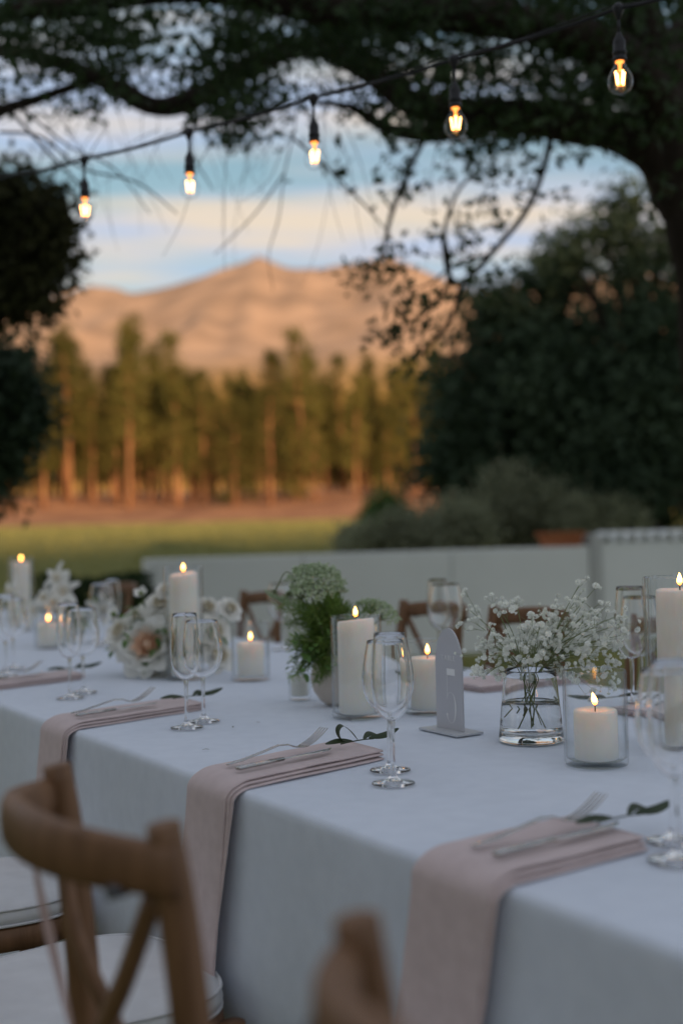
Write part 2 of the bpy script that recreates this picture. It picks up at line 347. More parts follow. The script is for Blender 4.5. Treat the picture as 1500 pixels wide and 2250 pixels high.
for row, (yy, sp, pxs) in enumerate(((74, 1.55, (-40, 960)), (79, 1.3, (-60, 1010)), (85, 1.25, (-80, 1060)), (92, 1.2, (-60, 1100)), (99, 1.2, (-60, 1100)))):
    xa, xb = at_d(pxs[0], 1000, yy).x, at_d(pxs[1], 1000, yy).x
    x = xa
    while x < xb:
        k = random.choice((0, 1, 1, 3, 3, 2)) if row else random.choice((1, 3, 4, 1, 0))
        pxx = 750 + x/yy*F
        s = random.uniform(.68, .98)*(.92 if 420 < pxx < 560 or pxx > 700 else 1.02)
        pine(x + random.uniform(-.4, .4), yy + random.uniform(-2, 2), k, s); x += sp*random.uniform(.7, 1.35)
q = at_d(285, 1100, 77); pine(q.x, 77, 3, 1.03)
q = at_d(365, 1100, 78); pine(q.x, 78, 0, 1.02)
q = at_d(668, 1100, 78); pine(q.x, 78, 0, 1.0)

# ------------------------------------------------------------------ hanging canopy tree, right-hand trunk
CT = thing('spreading_tree', 'dark spreading tree with thick leaning trunk and branches over the table', 'tree', at_d(1600, 1300, 6.2) * 1.0)
CT.location.z = 0
def W(pts, d):                                        # limb nodes: (x, y[, depth shift])
    return [at_d(p[0], p[1], d + (p[2] if len(p) > 2 else 0)) - CT.location for p in pts]
tr = MB()
def limb(pts, d, r, n=9, k=5):
    c = crm(W(pts, d), k); tr.tube(c, [x*(1 + .05*math.sin(i*1.1)) for i, x in enumerate(lerp_list(r, len(c)))], n); return c
base = [(CT.location + Vector((.05, 0, -.1)))]
limb([(1630, 1720), (1600, 1300), (1580, 900), (1560, 650), (1530, 460), (1490, 330), (1450, 180), (1400, 40), (1330, -120)], 6.2, [.24, .20, .18, .17, .17, .16, .14, .12, .09], 12)
limb([(1530, 480), (1440, 330), (1340, 285), (1200, 262), (1040, 250, .2), (900, 225, .4), (800, 150, .6), (680, 100, .8), (560, 140, .8), (440, 208, .6), (345, 235, .4), (250, 190, .3), (110, 130, .3), (-80, 100, .3)], 6.2, [.15, .13, .11, .10, .085, .075, .07, .068, .066, .062, .056, .05, .04, .03])
limb([(1490, 300), (1380, 140, -.3), (1180, 60, -.5), (960, 30, -.6), (700, 20, -.6), (450, -20, -.4), (150, 10, -.4), (-60, 40, -.4)], 6.2, [.13, .11, .09, .08, .07, .06, .05, .035])
limb([(1480, 280), (1500, 100, .5), (1560, -100, .8)], 6.2, [.14, .11, .08])
limb([(1100, 250, .2), (980, 290, .1), (860, 285), (770, 235), (690, 225)], 6.2, [.06, .05, .035, .02, .012])
limb([(-60, 290), (0, 245), (90, 215), (230, 165)], 6., [.03, .03, .026, .02])
for ps, d, r in ((((1215, 270), (1190, 380), (1150, 470), (1075, 560), (1015, 620), (985, 600), (975, 520), (1000, 430), (1040, 380)), 6.0, .017), (((1015, 620), (990, 700), (940, 760), (900, 800)), 6.0, .013),
                 (((950, 270), (900, 370), (860, 470), (838, 560), (800, 605)), 6.1, .015), (((980, 540), (985, 620), (930, 690), (870, 720)), 6.0, .011), (((1075, 560), (1000, 580), (950, 620), (890, 640)), 6.1, .009),
                 (((655, 130), (650, 260), (625, 380), (612, 480), (590, 560), (600, 640)), 5.2, .0035), (((625, 380), (560, 470), (470, 560)), 5.2, .004), (((640, 300), (720, 370), (800, 450), (860, 520)), 5.1, .006),
                 (((0, 290), (90, 300), (180, 370), (300, 400), (390, 470)), 5.0, .006), (((40, 230), (150, 320), (250, 370), (330, 470)), 5.0, .005), (((20, 240), (120, 350), (190, 420)), 5.3, .008), (((430, 260), (420, 330), (470, 420)), 5.2, .005)):
    limb(ps, d, [r, r*.9, r*.75, r*.4], 5, 4)
random.seed(11)
for i in range(46):                                    # fine bare twigs trailing down out of the crown
    x0, y0 = random.uniform(60, 1000), random.uniform(110, 330); dx = random.uniform(-110, 110); ln = random.uniform(90, 330); d = random.uniform(4.2, 6)
    limb([(x0, y0), (x0 + dx*.5 + random.uniform(-18, 18), y0 + ln*.3), (x0 + dx*.8 + random.uniform(-22, 22), y0 + ln*.7), (x0 + dx*1.1 + random.uniform(-30, 30), y0 + ln)], d, [.0020, .0017, .0013, .0008], 3, 3)
tr.build('trunk', M['bark'], CT)
random.seed(5); cl = []; DENS = .52
def spray(cx, cyy, rx, ry, n, per=34, spread=.088, d0=5.2, d1=7.4):
    n = int(n*DENS)
    for i in range(n):
        a = random.uniform(0, 6.283); q = math.sqrt(random.random())
        c = at_d(cx + rx*q*math.cos(a), cyy + ry*q*math.sin(a), random.uniform(d0, d1)) - CT.location
        for k in range(per): cl.append((c.x + random.gauss(0, spread), c.y + random.gauss(0, spread), c.z + random.gauss(0, spread*.7)))
for a in ((100, -20, 260, 70, 60), (420, -10, 260, 60, 60), (750, 0, 260, 60, 70), (1100, -10, 280, 70, 80), (1420, 40, 200, 130, 80), (40, 90, 110, 70, 22), (150, 130, 120, 40, 20), (300, 110, 120, 30, 12),
          (120, 205, 130, 30, 14), (250, 180, 60, 30, 10), (530, 160, 75, 80, 36), (470, 220, 40, 40, 14), (530, 275, 50, 35, 16), (560, 60, 120, 40, 22), (700, 70, 130, 40, 30), (820, 60, 90, 50, 24), (600, 230, 50, 30, 8),
          (980, 90, 170, 60, 40), (900, 150, 70, 50, 14), (1020, 180, 120, 40, 22), (1220, 130, 160, 90, 46), (1250, 230, 140, 60, 34), (1080, 270, 140, 40, 24), (1400, 230, 110, 70, 36), (930, 255, 90, 40, 14), (800, 200, 60, 40, 8), (1300, 300, 70, 20, 10),
          (760, 125, 50, 40, 6), (400, 150, 80, 40, 8), (1150, 20, 300, 60, 50), (180, 60, 180, 40, 24), (1480, 420, 40, 120, 8)):
    spray(*a)
for a in ((1000, 400, 90, 60, 12), (1030, 480, 70, 60, 12), (1120, 350, 60, 40, 8), (980, 540, 60, 50, 8), (890, 380, 60, 50, 8), (840, 430, 40, 70, 5), (810, 590, 50, 25, 9), (760, 610, 25, 18, 3), (850, 570, 40, 30, 5), (1180, 410, 40, 60, 5), (1090, 300, 80, 25, 10), (900, 690, 60, 45, 12), (960, 640, 50, 40, 9), (880, 740, 50, 30, 8), (940, 790, 50, 40, 9), (730, 375, 20, 12, 2), (1050, 620, 60, 30, 8), (590, 240, 40, 40, 5)):
    spray(*a, per=12, spread=.06, d0=5.7, d1=6.4)
link('crown', leaf_mesh('crown', cl, RNG.uniform(.04, .075, len(cl)), .5), M['canopy'], CT)

# ------------------------------------------------------------------ trees and shrubs behind the wall, left-hand tree
def broad_tree(name, label, px, d, blobs, mat, per, spread, leaf, trunk_r=.12, group=None, fill=.35, cat='tree'):
    b = at_d(px, 1100, d); b.z = gz(b.x, b.y)
    t = thing(name, label, cat, b, 0, group)
    m = MB(); L_ = []; tops = []
    for x, y, rx, ry, dd, n in blobs:
        c = at_d(x, y, d + dd) - b; k = (d + dd)/F
        L_.append((c, (rx*k, max(rx, ry)*k*.8, ry*k), n)); tops.append(c)
    zt = max(c.z for c in tops); fork = Vector((0, 0, zt*.28))
    m.tube([(0, 0, -.15), fork*.5, fork], [trunk_r, trunk_r*.85, trunk_r*.75], 8)
    for c in tops: m.tube(crm([fork*.8, fork.lerp(c, .5) + Vector((0, 0, .1*zt)), c], 4), lerp_list([trunk_r*.6, trunk_r*.35, trunk_r*.1], 9), 6)
    m.build('trunk' if cat == 'tree' else 'stem', M['bark'], t)
    link('crown' if cat == 'tree' else 'foliage', leaf_mesh('crown', blob_leaves(L_, per, spread, fill), leaf, .5), mat, t); return t
broad_tree('dense_tree', 'large dark rounded tree behind the white wall', 1230, 14.4, [(1180, 740, 170, 130, 0, 105), (1080, 880, 150, 150, .3, 190), (1280, 900, 220, 200, -.3, 330), (1030, 1010, 110, 110, 0, 120), (1190, 1010, 160, 90, .5, 160), (1090, 690, 90, 60, 0, 32), (1240, 610, 90, 50, 0, 34), (1100, 1050, 120, 60, 0, 60)], M['darktree'], 24, .16, RNG.uniform(.07, .13), .2, fill=.2)
broad_tree('dense_tree', 'dark upright tree with a pointed top beside the thick leaning trunk', 1430, 13.6, [(1400, 560, 110, 70, 0, 52), (1375, 470, 45, 60, 0, 22), (1330, 520, 80, 40, 0, 28), (1440, 700, 170, 130, 0, 110), (1430, 900, 190, 180, 0, 300), (1450, 1070, 170, 100, 0, 180), (1300, 1060, 130, 70, 0, 100), (1250, 560, 60, 40, 0, 18), (1550, 600, 100, 160, 0, 60)], M['darktree'], 24, .15, .10, .18, fill=.2)
broad_tree('leafy_tree', 'dark tree with warm tinted leaves beside the string light end', -230, 7.4, [(20, 430, 60, 50, 0, 26), (90, 480, 90, 70, 0, 46), (120, 560, 65, 60, 0, 30), (20, 560, 80, 80, 0, 32), (60, 640, 60, 40, 0, 30), (-60, 500, 90, 120, 0, 60), (10, 670, 40, 30, 0, 14), (-120, 700, 80, 120, 0, 40)], M['lefttree'], 24, .085, .075, .1, fill=.15)
broad_tree('leafy_tree', 'low dark green tree below the warm tinted one by the lawn', -60, 9, [(20, 830, 60, 70, 0, 60), (40, 920, 55, 60, 0, 50), (-10, 990, 55, 70, 0, 50), (-60, 880, 80, 130, 0, 80), (-40, 1060, 60, 60, 0, 30)], M['darktree'], 24, .10, .09, .1, fill=.2)
def occluder_tree(x, y, h, r, label):  # out-of-view trees added as occluders to darken the cloth front
    t = thing('broad_tree', label, 'tree', (x, y, gz(x, y)), 0, 'unseen trees added to shade the table')
    m = MB(); m.tube([(0, 0, -.2), (.1, 0, h*.3), (0, .1, h*.55)], [.28, .22, .15], 9); bl_ = []
    for i in range(9):
        a = i*2.4; c = Vector((math.cos(a)*r*.55*(i > 0), math.sin(a)*r*.55*(i > 0), h*(.42 + .5*((i*.37) % 1)))); bl_.append((c, (r*.62, r*.62, r*.5), 90)); m.tube(crm([(0, 0, h*.35), c*.5 + Vector((0, 0, h*.25)), c], 4), lerp_list([.14, .08, .03], 9), 6)
    m.build('trunk', M['bark'], t); link('crown', leaf_mesh('crown', blob_leaves(bl_, 16, .22, .3), .22, .5), M['darktree'], t)
occluder_tree(-6.6, -.8, 7.5, 3.0, 'unseen broad dark tree added left of the table to block sky light'); occluder_tree(-6.0, -5.2, 8, 3.2, 'unseen broad dark tree added behind the camera to block sky light')
shr = [(1110, 1090, 75, 90, 'tall olive green shrub standing highest above the white wall', 13), (1000, 1140, 85, 60, 'rounded grey green shrub just behind the white wall', 12.6), (850, 1120, 55, 60, 'bright green bushy shrub at the end of the shrub row by the lawn', 14.5), (900, 1165, 90, 45, 'low dull green shrub in front of the bright green one', 12.3), (1210, 1125, 80, 65, 'olive shrub behind the terracotta trough', 12.8), (1330, 1130, 90, 50, 'dark olive shrub behind the scalloped wall tiles', 13.2), (790, 1190, 40, 25, 'small dark shrub at the end of the row beside the lawn', 12.6)]
for i, (x, y, rx, ry, lb, d) in enumerate(shr):
    broad_tree('shrub', lb, x, d, [(x, y, rx, ry, 0, 70), (x - rx*.4, y + ry*.5, rx*.7, ry*.7, .2, 40), (x + rx*.4, y + ry*.4, rx*.7, ry*.8, -.2, 40), (x, y + ry*1.0, rx, ry*.8, 0, 50)], M['leaf_green'] if i == 2 else M['shrub'], 20, .075, .065, .04, 'shrubs behind the white wall', .2, 'shrub')

# ------------------------------------------------------------------ white wall, hedge
WA, WB = at_z(316, 1228, .945), at_z(1297, 1198.5, .945); wd = (WB - WA); wl = Vector((wd.x, wd.y, 0)).length; wrz = math.atan2(wd.y, wd.x)
GW = thing('garden_wall', 'low white painted garden wall of smooth panels behind the far chairs', 'wall', (WA.x, WA.y, 0), wrz)
npan = 3
for i in range(npan):
    a, b = wl*i/npan, wl*(i + 1)/npan
    MB().box(((a + b)/2, .09, .445), ((b - a)/2 - .006, .075, .495)).build('panel', M['wall'], GW, smooth=False, bevel=.008)
MB().box((wl/2, .09, .44), (wl/2 - .02, .06, .48)).build('core', M['wallpost'], GW, smooth=False)
MB().box((wl + .055, .085, .49), (.052, .10, .56)).build('post', M['wallpost'], GW, smooth=False, bevel=.01)
for i in range(2):
    MB().box((wl + .115 + 1.2*i + .6, .09, .45), (.594, .075, .515)).build('panel', M['wall'], GW, smooth=False, bevel=.008)
cm = MB(); n = 10
rows = [[(.046*math.cos(math.pi*k/n)*(1 if o else .72), y, .105*math.sin(math.pi*k/n)*(1 if o else .72)) for k in range(n + 1)] for o, y in ((0, -.1), (1, -.1), (1, .1), (0, .1), (0, -.1))]
cm.grid(rows); cme = cm.mesh('coping_tile')
for i in range(18): link('coping_tile', cme, M['wall'], GW, (wl + .170 + .13*i, .09, .967))
q = (WA + WB)*.5 + Vector((0, 0, 0)); pp = WA.lerp(WB, .955)
TP = thing('terracotta_trough', 'low reddish terracotta trough on top of the white wall by its post', 'planter', (pp.x, pp.y, .945), wrz)
TP.location += Vector((-math.sin(wrz), math.cos(wrz), 0))*.09 + Vector((-.07, 0, -.004))
m = MB(); rows = []
for z, k in ((0, .84), (.06, .92), (.105, .97)): rows.append([(x*.21*k, y*.07, z) for x, y in ((-1, -1), (1, -1), (1, 1), (-1, 1))])
m.grid(rows, True); m.f.append((3, 2, 1, 0)); m.build('body', M['terracotta'], TP, smooth=False, bevel=.006)
m = MB()
for c, h in (((0, -.072, .12), (.225, .010, .016)), ((0, .072, .12), (.225, .010, .016)), ((-.214, 0, .12), (.011, .06, .016)), ((.214, 0, .12), (.011, .06, .016))): m.box(c, h)
m.build('rim', M['terracotta'], TP, smooth=False, bevel=.004)
MB().box((0, 0, .102), (.20, .061, .006)).build('soil', M['bark'], TP, smooth=False)
hp = at_d(240, 1250, 9.6)
HG = thing('clipped_hedge', 'dark green clipped hedge beside the end of the white wall', 'hedge', (hp.x, hp.y, 0))
cen = RNG.uniform((-.55, -.3, 0), (.32, .3, .84), (9000, 3)); cen[:, 2] += .02*np.sin(cen[:, 0]*9)
link('foliage', leaf_mesh('foliage', cen, RNG.uniform(.03, .055, 9000), .55), M['hedge'], HG)
m = MB()
for i in range(6): m.tube([(-.45 + .15*i, 0, -.05), (-.44 + .15*i, .03, .4), (-.43 + .15*i, 0, .75)], [.015, .012, .006], 6)
m.build('stem', M['bark'], HG)
# lawn blades round the table and in front of the wall
n = 26000; gx, gy = RNG.uniform(-4.5, 5.5, n), RNG.uniform(.6, 10.3, n); hh = RNG.uniform(.025, .06, n); a = RNG.uniform(0, 6.283, n); ln = RNG.normal(0, .018, (n, 2))
v = np.stack([np.stack([gx - .003*np.cos(a), gy - .003*np.sin(a), 0*gx - .002], 1), np.stack([gx + .003*np.cos(a), gy + .003*np.sin(a), 0*gx - .002], 1), np.stack([gx + ln[:, 0], gy + ln[:, 1], hh], 1)], 1).reshape(-1, 3)
me = bpy.data.meshes.new('lawn_grass'); me.from_pydata(v.tolist(), [], [(3*i, 3*i + 1, 3*i + 2) for i in range(n)])
tag(link('lawn_grass', me, pmat('grass_blade', (.055, .10, .025), (.04, .07, .018), 3, .6, trans=.25)), 'short green lawn grass round the table and wall', 'grass', kind='stuff')

n = 60000; gx, gy = RNG.uniform(-20, 16, n), RNG.uniform(22, 60, n); hh = RNG.uniform(.06, .16, n); a = RNG.uniform(0, 6.283, n); ln = RNG.normal(0, .05, (n, 2))
g0 = np.array([gz(x, y) for x, y in zip(gx, gy)])
v = np.stack([np.stack([gx - .02*np.cos(a), gy - .02*np.sin(a), g0 - .01], 1), np.stack([gx + .02*np.cos(a), gy + .02*np.sin(a), g0 - .01], 1), np.stack([gx + ln[:, 0], gy + ln[:, 1], g0 + hh], 1)], 1).reshape(-1, 3)
me = bpy.data.meshes.new('meadow_grass'); me.from_pydata(v.tolist(), [], [(3*i, 3*i + 1, 3*i + 2) for i in range(n)])
tag(link('meadow_grass', me, pmat('meadow_blade', (.28, .265, .085), (.20, .205, .065), .5, .6, trans=.3)), 'yellow green meadow grass between the wall and the pine wood', 'grass', kind='stuff')

# ------------------------------------------------------------------ table and cloth
TB = thing('banquet_table', 'long wooden banquet table hidden under the white cloth', 'table', tab((S0 + S1)/2, TW/2, 0), RZ)
hl = (S1 - S0)/2 - .02
MB().box((0, 0, .742), (hl, TW/2 - .02, .015)).build('tabletop', M['darkwood'], TB, smooth=False)
for x in np.linspace(-hl + .12, hl - .12, 5):
    for y in (-1, 1): MB().box((x, y*(TW/2 - .16), .362), (.03, .03, .364)).build('leg', M['darkwood'], TB, smooth=False)
m = MB(); rows = []; r = .014
def prof_pts():
    o = []
    for z in np.linspace(.03, TZ - r - .004, 22): o.append(('f', 0, z))
    for k in range(1, 6): a = math.pi/2*k/6; o.append(('c', r - r*math.cos(a), TZ - r + r*math.sin(a)))
    for t in np.linspace(r, TW - r, 40): o.append(('t', t, TZ))
    for k in range(1, 6): a = math.pi/2*k/6; o.append(('c', TW - r + r*math.sin(a), TZ - r + r*math.cos(a)))
    for z in np.linspace(TZ - r - .004, .03, 16): o.append(('b', TW, z))
    return o
PP = prof_pts()
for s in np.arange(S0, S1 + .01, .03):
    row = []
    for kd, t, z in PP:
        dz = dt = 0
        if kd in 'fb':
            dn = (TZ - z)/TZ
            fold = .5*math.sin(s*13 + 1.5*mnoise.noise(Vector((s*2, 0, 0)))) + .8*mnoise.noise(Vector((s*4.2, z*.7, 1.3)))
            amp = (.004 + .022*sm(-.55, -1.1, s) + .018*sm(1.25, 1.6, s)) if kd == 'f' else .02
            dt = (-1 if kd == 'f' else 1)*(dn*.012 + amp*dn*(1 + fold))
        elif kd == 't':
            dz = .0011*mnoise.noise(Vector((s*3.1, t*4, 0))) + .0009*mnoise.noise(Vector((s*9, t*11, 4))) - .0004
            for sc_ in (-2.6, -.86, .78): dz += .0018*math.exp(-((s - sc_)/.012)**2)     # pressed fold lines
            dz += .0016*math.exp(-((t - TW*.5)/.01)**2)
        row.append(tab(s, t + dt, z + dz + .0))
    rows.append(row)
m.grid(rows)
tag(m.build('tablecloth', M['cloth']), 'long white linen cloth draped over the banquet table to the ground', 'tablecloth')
TOP = TZ + .0015

# ------------------------------------------------------------------ place settings: napkin, fork, knife, sprig
def napkin_frame(r0, r1, wpx=None):
    a, b = at_z(*r0, TZ), at_z(*r1, TZ); s0, t0 = st(a); s1, t1 = st(b)
    return s0, (s1 - s0)/max(.05, (t1 - t0)), t1
def make_napkin(s0, slope, tl, width, hang, label, far=False):
    loc = tab(s0, 0, TZ); N_ = thing('napkin', label, 'napkin', loc, RZ, 'blush napkins along the table')
    sg = 1
    for k in range(3):                                # three folds lying on one another, lowest reaching furthest out
        base = .0022 + .0052*(2 - k); rad = .016 + base
        path = []
        L0 = tl - .004*k
        for t in np.linspace(L0, rad, 18): path.append((t, base, 0, 1, 0.))
        for a in np.linspace(.12, 1.5, 9): path.append((rad - (rad + .012 + base*.6)*math.sin(a), base - rad*(1 - math.cos(a)), -math.sin(a), math.cos(a), 0.))
        for h in np.linspace(.008, hang - .006*k, 22): path.append((-.012 - base*.6 - h*.05, base - rad - h, -1, 0, h))
        rows = []
        for t, z, nt_, nz_, h in path:
            row = []; u1 = .006*k - .010*h*k/.3; u0 = -width + .004*(2 - k)
            skew = slope*max(t, 0) - .10*h
            th = .0024
            for j in range(20):
                a = 2*math.pi*j/20; ca, sa = math.cos(a), math.sin(a)
                uu = (u0 + u1)/2 + (u1 - u0)/2*math.copysign(abs(ca)**.35, ca); hh_ = th*math.copysign(abs(sa)**.6, sa)
                wv = .0035*mnoise.noise(Vector((uu*22 + s0*9, (t - h)*9, k*.7))) + (.008*min(1, h/.25)*math.sin(uu*46 + k) if h else 0)
                row.append((uu + skew, t + nt_*(hh_ + abs(wv) + (.004*k*h/.3 if False else 0)), z + nz_*(hh_ + abs(wv)*.6)))
            rows.append(row)
        mm_ = MB(); mm_.grid(rows, True); n_ = len(mm_.v); mm_.f += [tuple(range(20)), tuple(range(n_ - 1, n_ - 21, -1))]
        mm_.build('fold', M['napkin'], N_)
    fr = MB(); random.seed(int(s0*100) + 5)
    for i in range(46):
        u = -width + (width + .015)*i/45; z = .004 + .011*random.random(); ln_ = random.uniform(.006, .014); dx = random.uniform(-.004, .004)
        fr.add([(u + slope*tl - .0006, tl - .004, z), (u + slope*tl + .0006, tl - .004, z), (u + slope*tl + dx, tl + ln_, z*.6)], [(0, 1, 2)])
        h = hang; t = -.012 - h*.05 - .009*random.random()
        fr.add([(u - .10*h - .0007, t, -h), (u - .10*h + .0007, t, -h), (u - .10*h + dx, t - .001, -h - ln_ - .008)], [(0, 1, 2)])
    fr.build('fringe', M['napkin'], N_, smooth=False)
    return N_
def fork_meshes():
    h = MB(); rows = []
    for x, wd_, z in ((0, .0035, .002), (.004, .0055, .0022), (.03, .0058, .003), (.07, .0042, .008), (.105, .003, .0125), (.125, .0032, .010), (.138, .006, .004), (.150, .0105, .0015), (.158, .0115, .002)):
        rows.append([(x, wd_*a, z + b*.0011) for a, b in ((1, 0), (.6, 1), (-.6, 1), (-1, 0), (-.6, -1), (.6, -1))])
    h.grid(rows, True); n = len(h.v); h.f += [(5, 4, 3, 2, 1, 0), tuple(range(n - 6, n))]
    t = MB(); t.tube(crm([(.157, 0, .002), (.175, 0, .0075), (.192, 0, .016), (.204, 0, .0235)], 3), lerp_list([.0021, .0019, .0017, .0011], 10), 6, True, .6)
    return h.mesh('handle'), t.mesh('tine')
FH, FT = fork_meshes()
km = MB(); km.grid([[(x, wd_*a, .0035 + b*th) for a, b in ((1, 0), (.5, 1), (-.5, 1), (-1, 0), (-.5, -1), (.5, -1))] for x, wd_, th in ((0, .004, .0025), (.004, .0065, .0032), (.06, .006, .003), (.098, .0045, .0026))], True); n = len(km.v); km.f += [(5, 4, 3, 2, 1, 0), tuple(range(n - 6, n))]; KH = km.mesh('handle')
km = MB(); km.grid([[(x, y0 + (y1 - y0)*a, .0035 + b*.0009) for a, b in ((0, .1), (.5, 1), (1, .1), (1, -.1), (.5, -1), (0, -.1))] for x, y0, y1 in ((.097, -.004, .004), (.11, -.0075, .0065), (.16, -.009, .0075), (.195, -.007, .008), (.212, .004, .0085))], True); n = len(km.v); km.f += [(5, 4, 3, 2, 1, 0), tuple(range(n - 6, n))]; KB = km.mesh('blade')
def cutlery(kind, p, ang, pitch, label):
    t = thing(kind, label, kind, p, ang, 'steel %ss on the napkins' % kind); t.rotation_euler = Matrix.Rotation(ang, 3, 'Z').to_4x4().to_euler()
    t.rotation_euler = (Matrix.Rotation(ang, 3, 'Z') @ Matrix.Rotation(-pitch, 3, 'Y')).to_euler()
    if kind == 'fork':
        link('handle', FH, M['steel'], t)
        for i in range(4): link('tine', FT, M['steel'], t, (0, (i - 1.5)*.0062, 0))
    else: link('handle', KH, M['steel'], t); link('blade', KB, M['steel'], t)
    return t
def leaf_strip(path, wmax, mat, parent, name='leaf', side=None, curl=.15):
    c = crm(path, 5); rows = []; n = len(c)
    for i, p in enumerate(c):
        t = (c[min(i + 1, n - 1)] - c[max(i - 1, 0)]).normalized(); sd_ = Vector(side) if side else t.cross(Vector((0, 0, 1)))
        sd_ = (sd_ - t*sd_.dot(t)).normalized(); nn = sd_.cross(t); u = i/(n - 1); wv = wmax*(math.sin(math.pi*min(1, max(0, u*.96 + .02)))**.7) + .0006
        rows.append([p + sd_*(wv*k) + nn*(curl*wv*abs(k)) for k in (-1, -.5, 0, .5, 1)])
    m = MB(); m.grid(rows); return m.build(name, mat, parent)
def sprig(p, ang, label, loop=True, sc_=1.):
    t = thing('leaf_sprig', label, 'sprig', p, ang, 'green sprigs on the napkins', sc_)
    MB().tube(crm([(-.03, 0, .006), (0, .002, .006), (.03, .004, .005), (.05, 0, .004)], 3), .0011, 5).build('stem', M['leaf_olive'], t)
    leaf_strip([(.0, .002, .007), (-.028, .006, .010), (-.058, .008, .009)], .0045, M['leaf_olive'], t, side=(0, .7, .7))
    leaf_strip([(.04, .002, .007), (.075, -.004, .008), (.112, -.002, .014)], .0050, M['leaf_olive'], t, side=(0, .55, .8))
    leaf_strip([(.03, .005, .006), (.052, .012, .012), (.074, .012, .006)], .0045, M['leaf_olive'], t, side=(0, .7, .7))
    if loop: leaf_strip([(.012, 0, .006), (-.006, 0, .024), (-.024, .002, .036), (-.032, .004, .028), (-.022, .006, .012), (0, .004, .008)], .0048, M['leaf_olive'], t, side=(0, .95, .3))
    return t
nap = {}
W2 = st(at_z(525, 1738, TZ))[0] - st(at_z(430, 1692, TZ))[0]
s2, k2, l2 = napkin_frame((525, 1738), (845, 1668)); s1_, k1, l1 = napkin_frame((157, 1607), (452, 1560)); s3, k3, l3 = napkin_frame((1100, 1952), (1425, 1868))
make_napkin(s2 - .004, k2, l2, W2*.76, .33, 'blush pink napkin hanging between the two nearest chairs, under the sharpest fork')
make_napkin(s1_ - .012, k1, l1, W2*.76, .33, 'blush pink napkin hanging over the edge behind the chair with the ribbon')
make_napkin(s3 - .006, k3, l3, W2*.76, .42, 'blush pink napkin hanging beside the bare corner of cloth, below the table number')
make_napkin(s1_ - (s2 - s1_)*1.06, k1, l1, W2*.76, .33, 'blush pink napkin at the place setting beyond the lily flowers')
def setting(s0, slope, tl, which, loop=True, pitch=R(3)):
    a = RZ + math.pi/2 - math.atan(slope)
    fz = TZ + .020
    p = tab(s0 - W2*.46 + slope*.03, .028, fz); cutlery('fork', p, a - R(3), pitch, 'steel fork resting on the napkin ' + which)
    p = tab(s0 - W2*.22 + slope*.03, .022, fz); cutlery('knife', p, a + R(1), 0., 'steel knife lying on the napkin ' + which)
    p = tab(s0 - W2*.30 + slope*(tl - .03), tl - .03, fz); sprig(p, a, 'dark green leaf sprig at the end of the napkin ' + which, loop)
setting(s2, k2, l2, 'between the two nearest chairs')
setting(s1_, k1, l1, 'behind the chair with the ribbon', False)
setting(s3, k3, l3 + .03, 'below the table number', False)
setting(s1_ - (s2 - s1_)*1.06, k1, l1, 'beyond the lily flowers', False)
# far-side settings: napkins that hang over the other edge
def far_setting(px, py, which):
    s, t = st(at_z(px, py, TZ)); N_ = make_napkin(0, .08, .30, .19, .30, 'blush pink napkin on the far side, ' + which)
    N_.location = tab(s, TW, TZ); N_.rotation_euler = (0, 0, RZ + math.pi)
    sprig(tab(s - .06, TW - .24, TZ + .02), RZ - 1.9, 'dark green leaf sprig on the far napkin ' + which, False)
    cutlery('fork', tab(s + .10, TW - .03, TZ + .02), RZ - math.pi/2, R(3), 'steel fork on the far napkin ' + which)
far_setting(1045, 1500, 'between the table number and the baby\'s breath')
far_setting(1440, 1560, 'beside the ribbed candle cylinder')

# ------------------------------------------------------------------ glasses
def glass_parts(kind):
    if kind == 'flute':
        outer = [(.0045, .095), (.012, .0985), (.0205, .108), (.0262, .122), (.0290, .142), (.0293, .162), (.0275, .190), (.0240, .226)]; wt = .0011
    else:
        outer = [(.0045, .090), (.013, .0925), (.026, .101), (.0365, .117), (.0410, .137), (.0405, .158), (.0365, .183), (.0320, .206)]; wt = .0011
    oc = crm([Vector((r, 0, z)) for r, z in outer], 5); on = [(p.x, p.z) for p in oc]
    inn = []
    for i, (r, z) in enumerate(on):
        a, b = on[max(i - 1, 0)], on[min(i + 1, len(on) - 1)]; tx, tz = b[0] - a[0], b[1] - a[1]; l = math.hypot(tx, tz)
        inn.append((max(0.0, r - wt*tz/l*1.0), z + wt*tx/l))
    inn = [(r, z) for r, z in inn if r > .006]
    prof = on + [(on[-1][0] - wt*.5, on[-1][1] + .0005)] + inn[::-1] + [(.003, inn[0][1] - .0012), (.00001, inn[0][1] - .0016)]
    b = MB(); b.lathe(prof, 40)
    zb = outer[0][1]
    sp = [(.0045, zb), (.0038, zb - .012), (.0034, zb*.5), (.0036, .03), (.0045, .016)]; q = MB(); q.lathe([(p.x, p.z) for p in crm([Vector((r, 0, z)) for r, z in sp], 4)][::-1], 20)
    f = MB(); f.lathe([(.0045, .016), (.0065, .0105), (.012, .0065), (.022, .0042), (.0315, .0026), (.0326, .0016), (.0318, .0004), (.00001, .0002)][::-1], 40)
    return b.mesh('bowl'), q.mesh('stem'), f.mesh('foot')
GP = {k: glass_parts(k) for k in ('flute', 'wine')}
def stemware(kind, px, py, label, s=1.):
    p = at_z(px, py, TOP) if not isinstance(px, Vector) else px
    t = thing('champagne_flute' if kind == 'flute' else 'wine_glass', label, 'glass', (p.x, p.y, TOP + .0005), random.uniform(0, 3), 'empty glasses set along the table', s)
    for n_, me in zip(('bowl', 'stem', 'foot'), GP[kind]): link(n_, me, M['glass'], t)
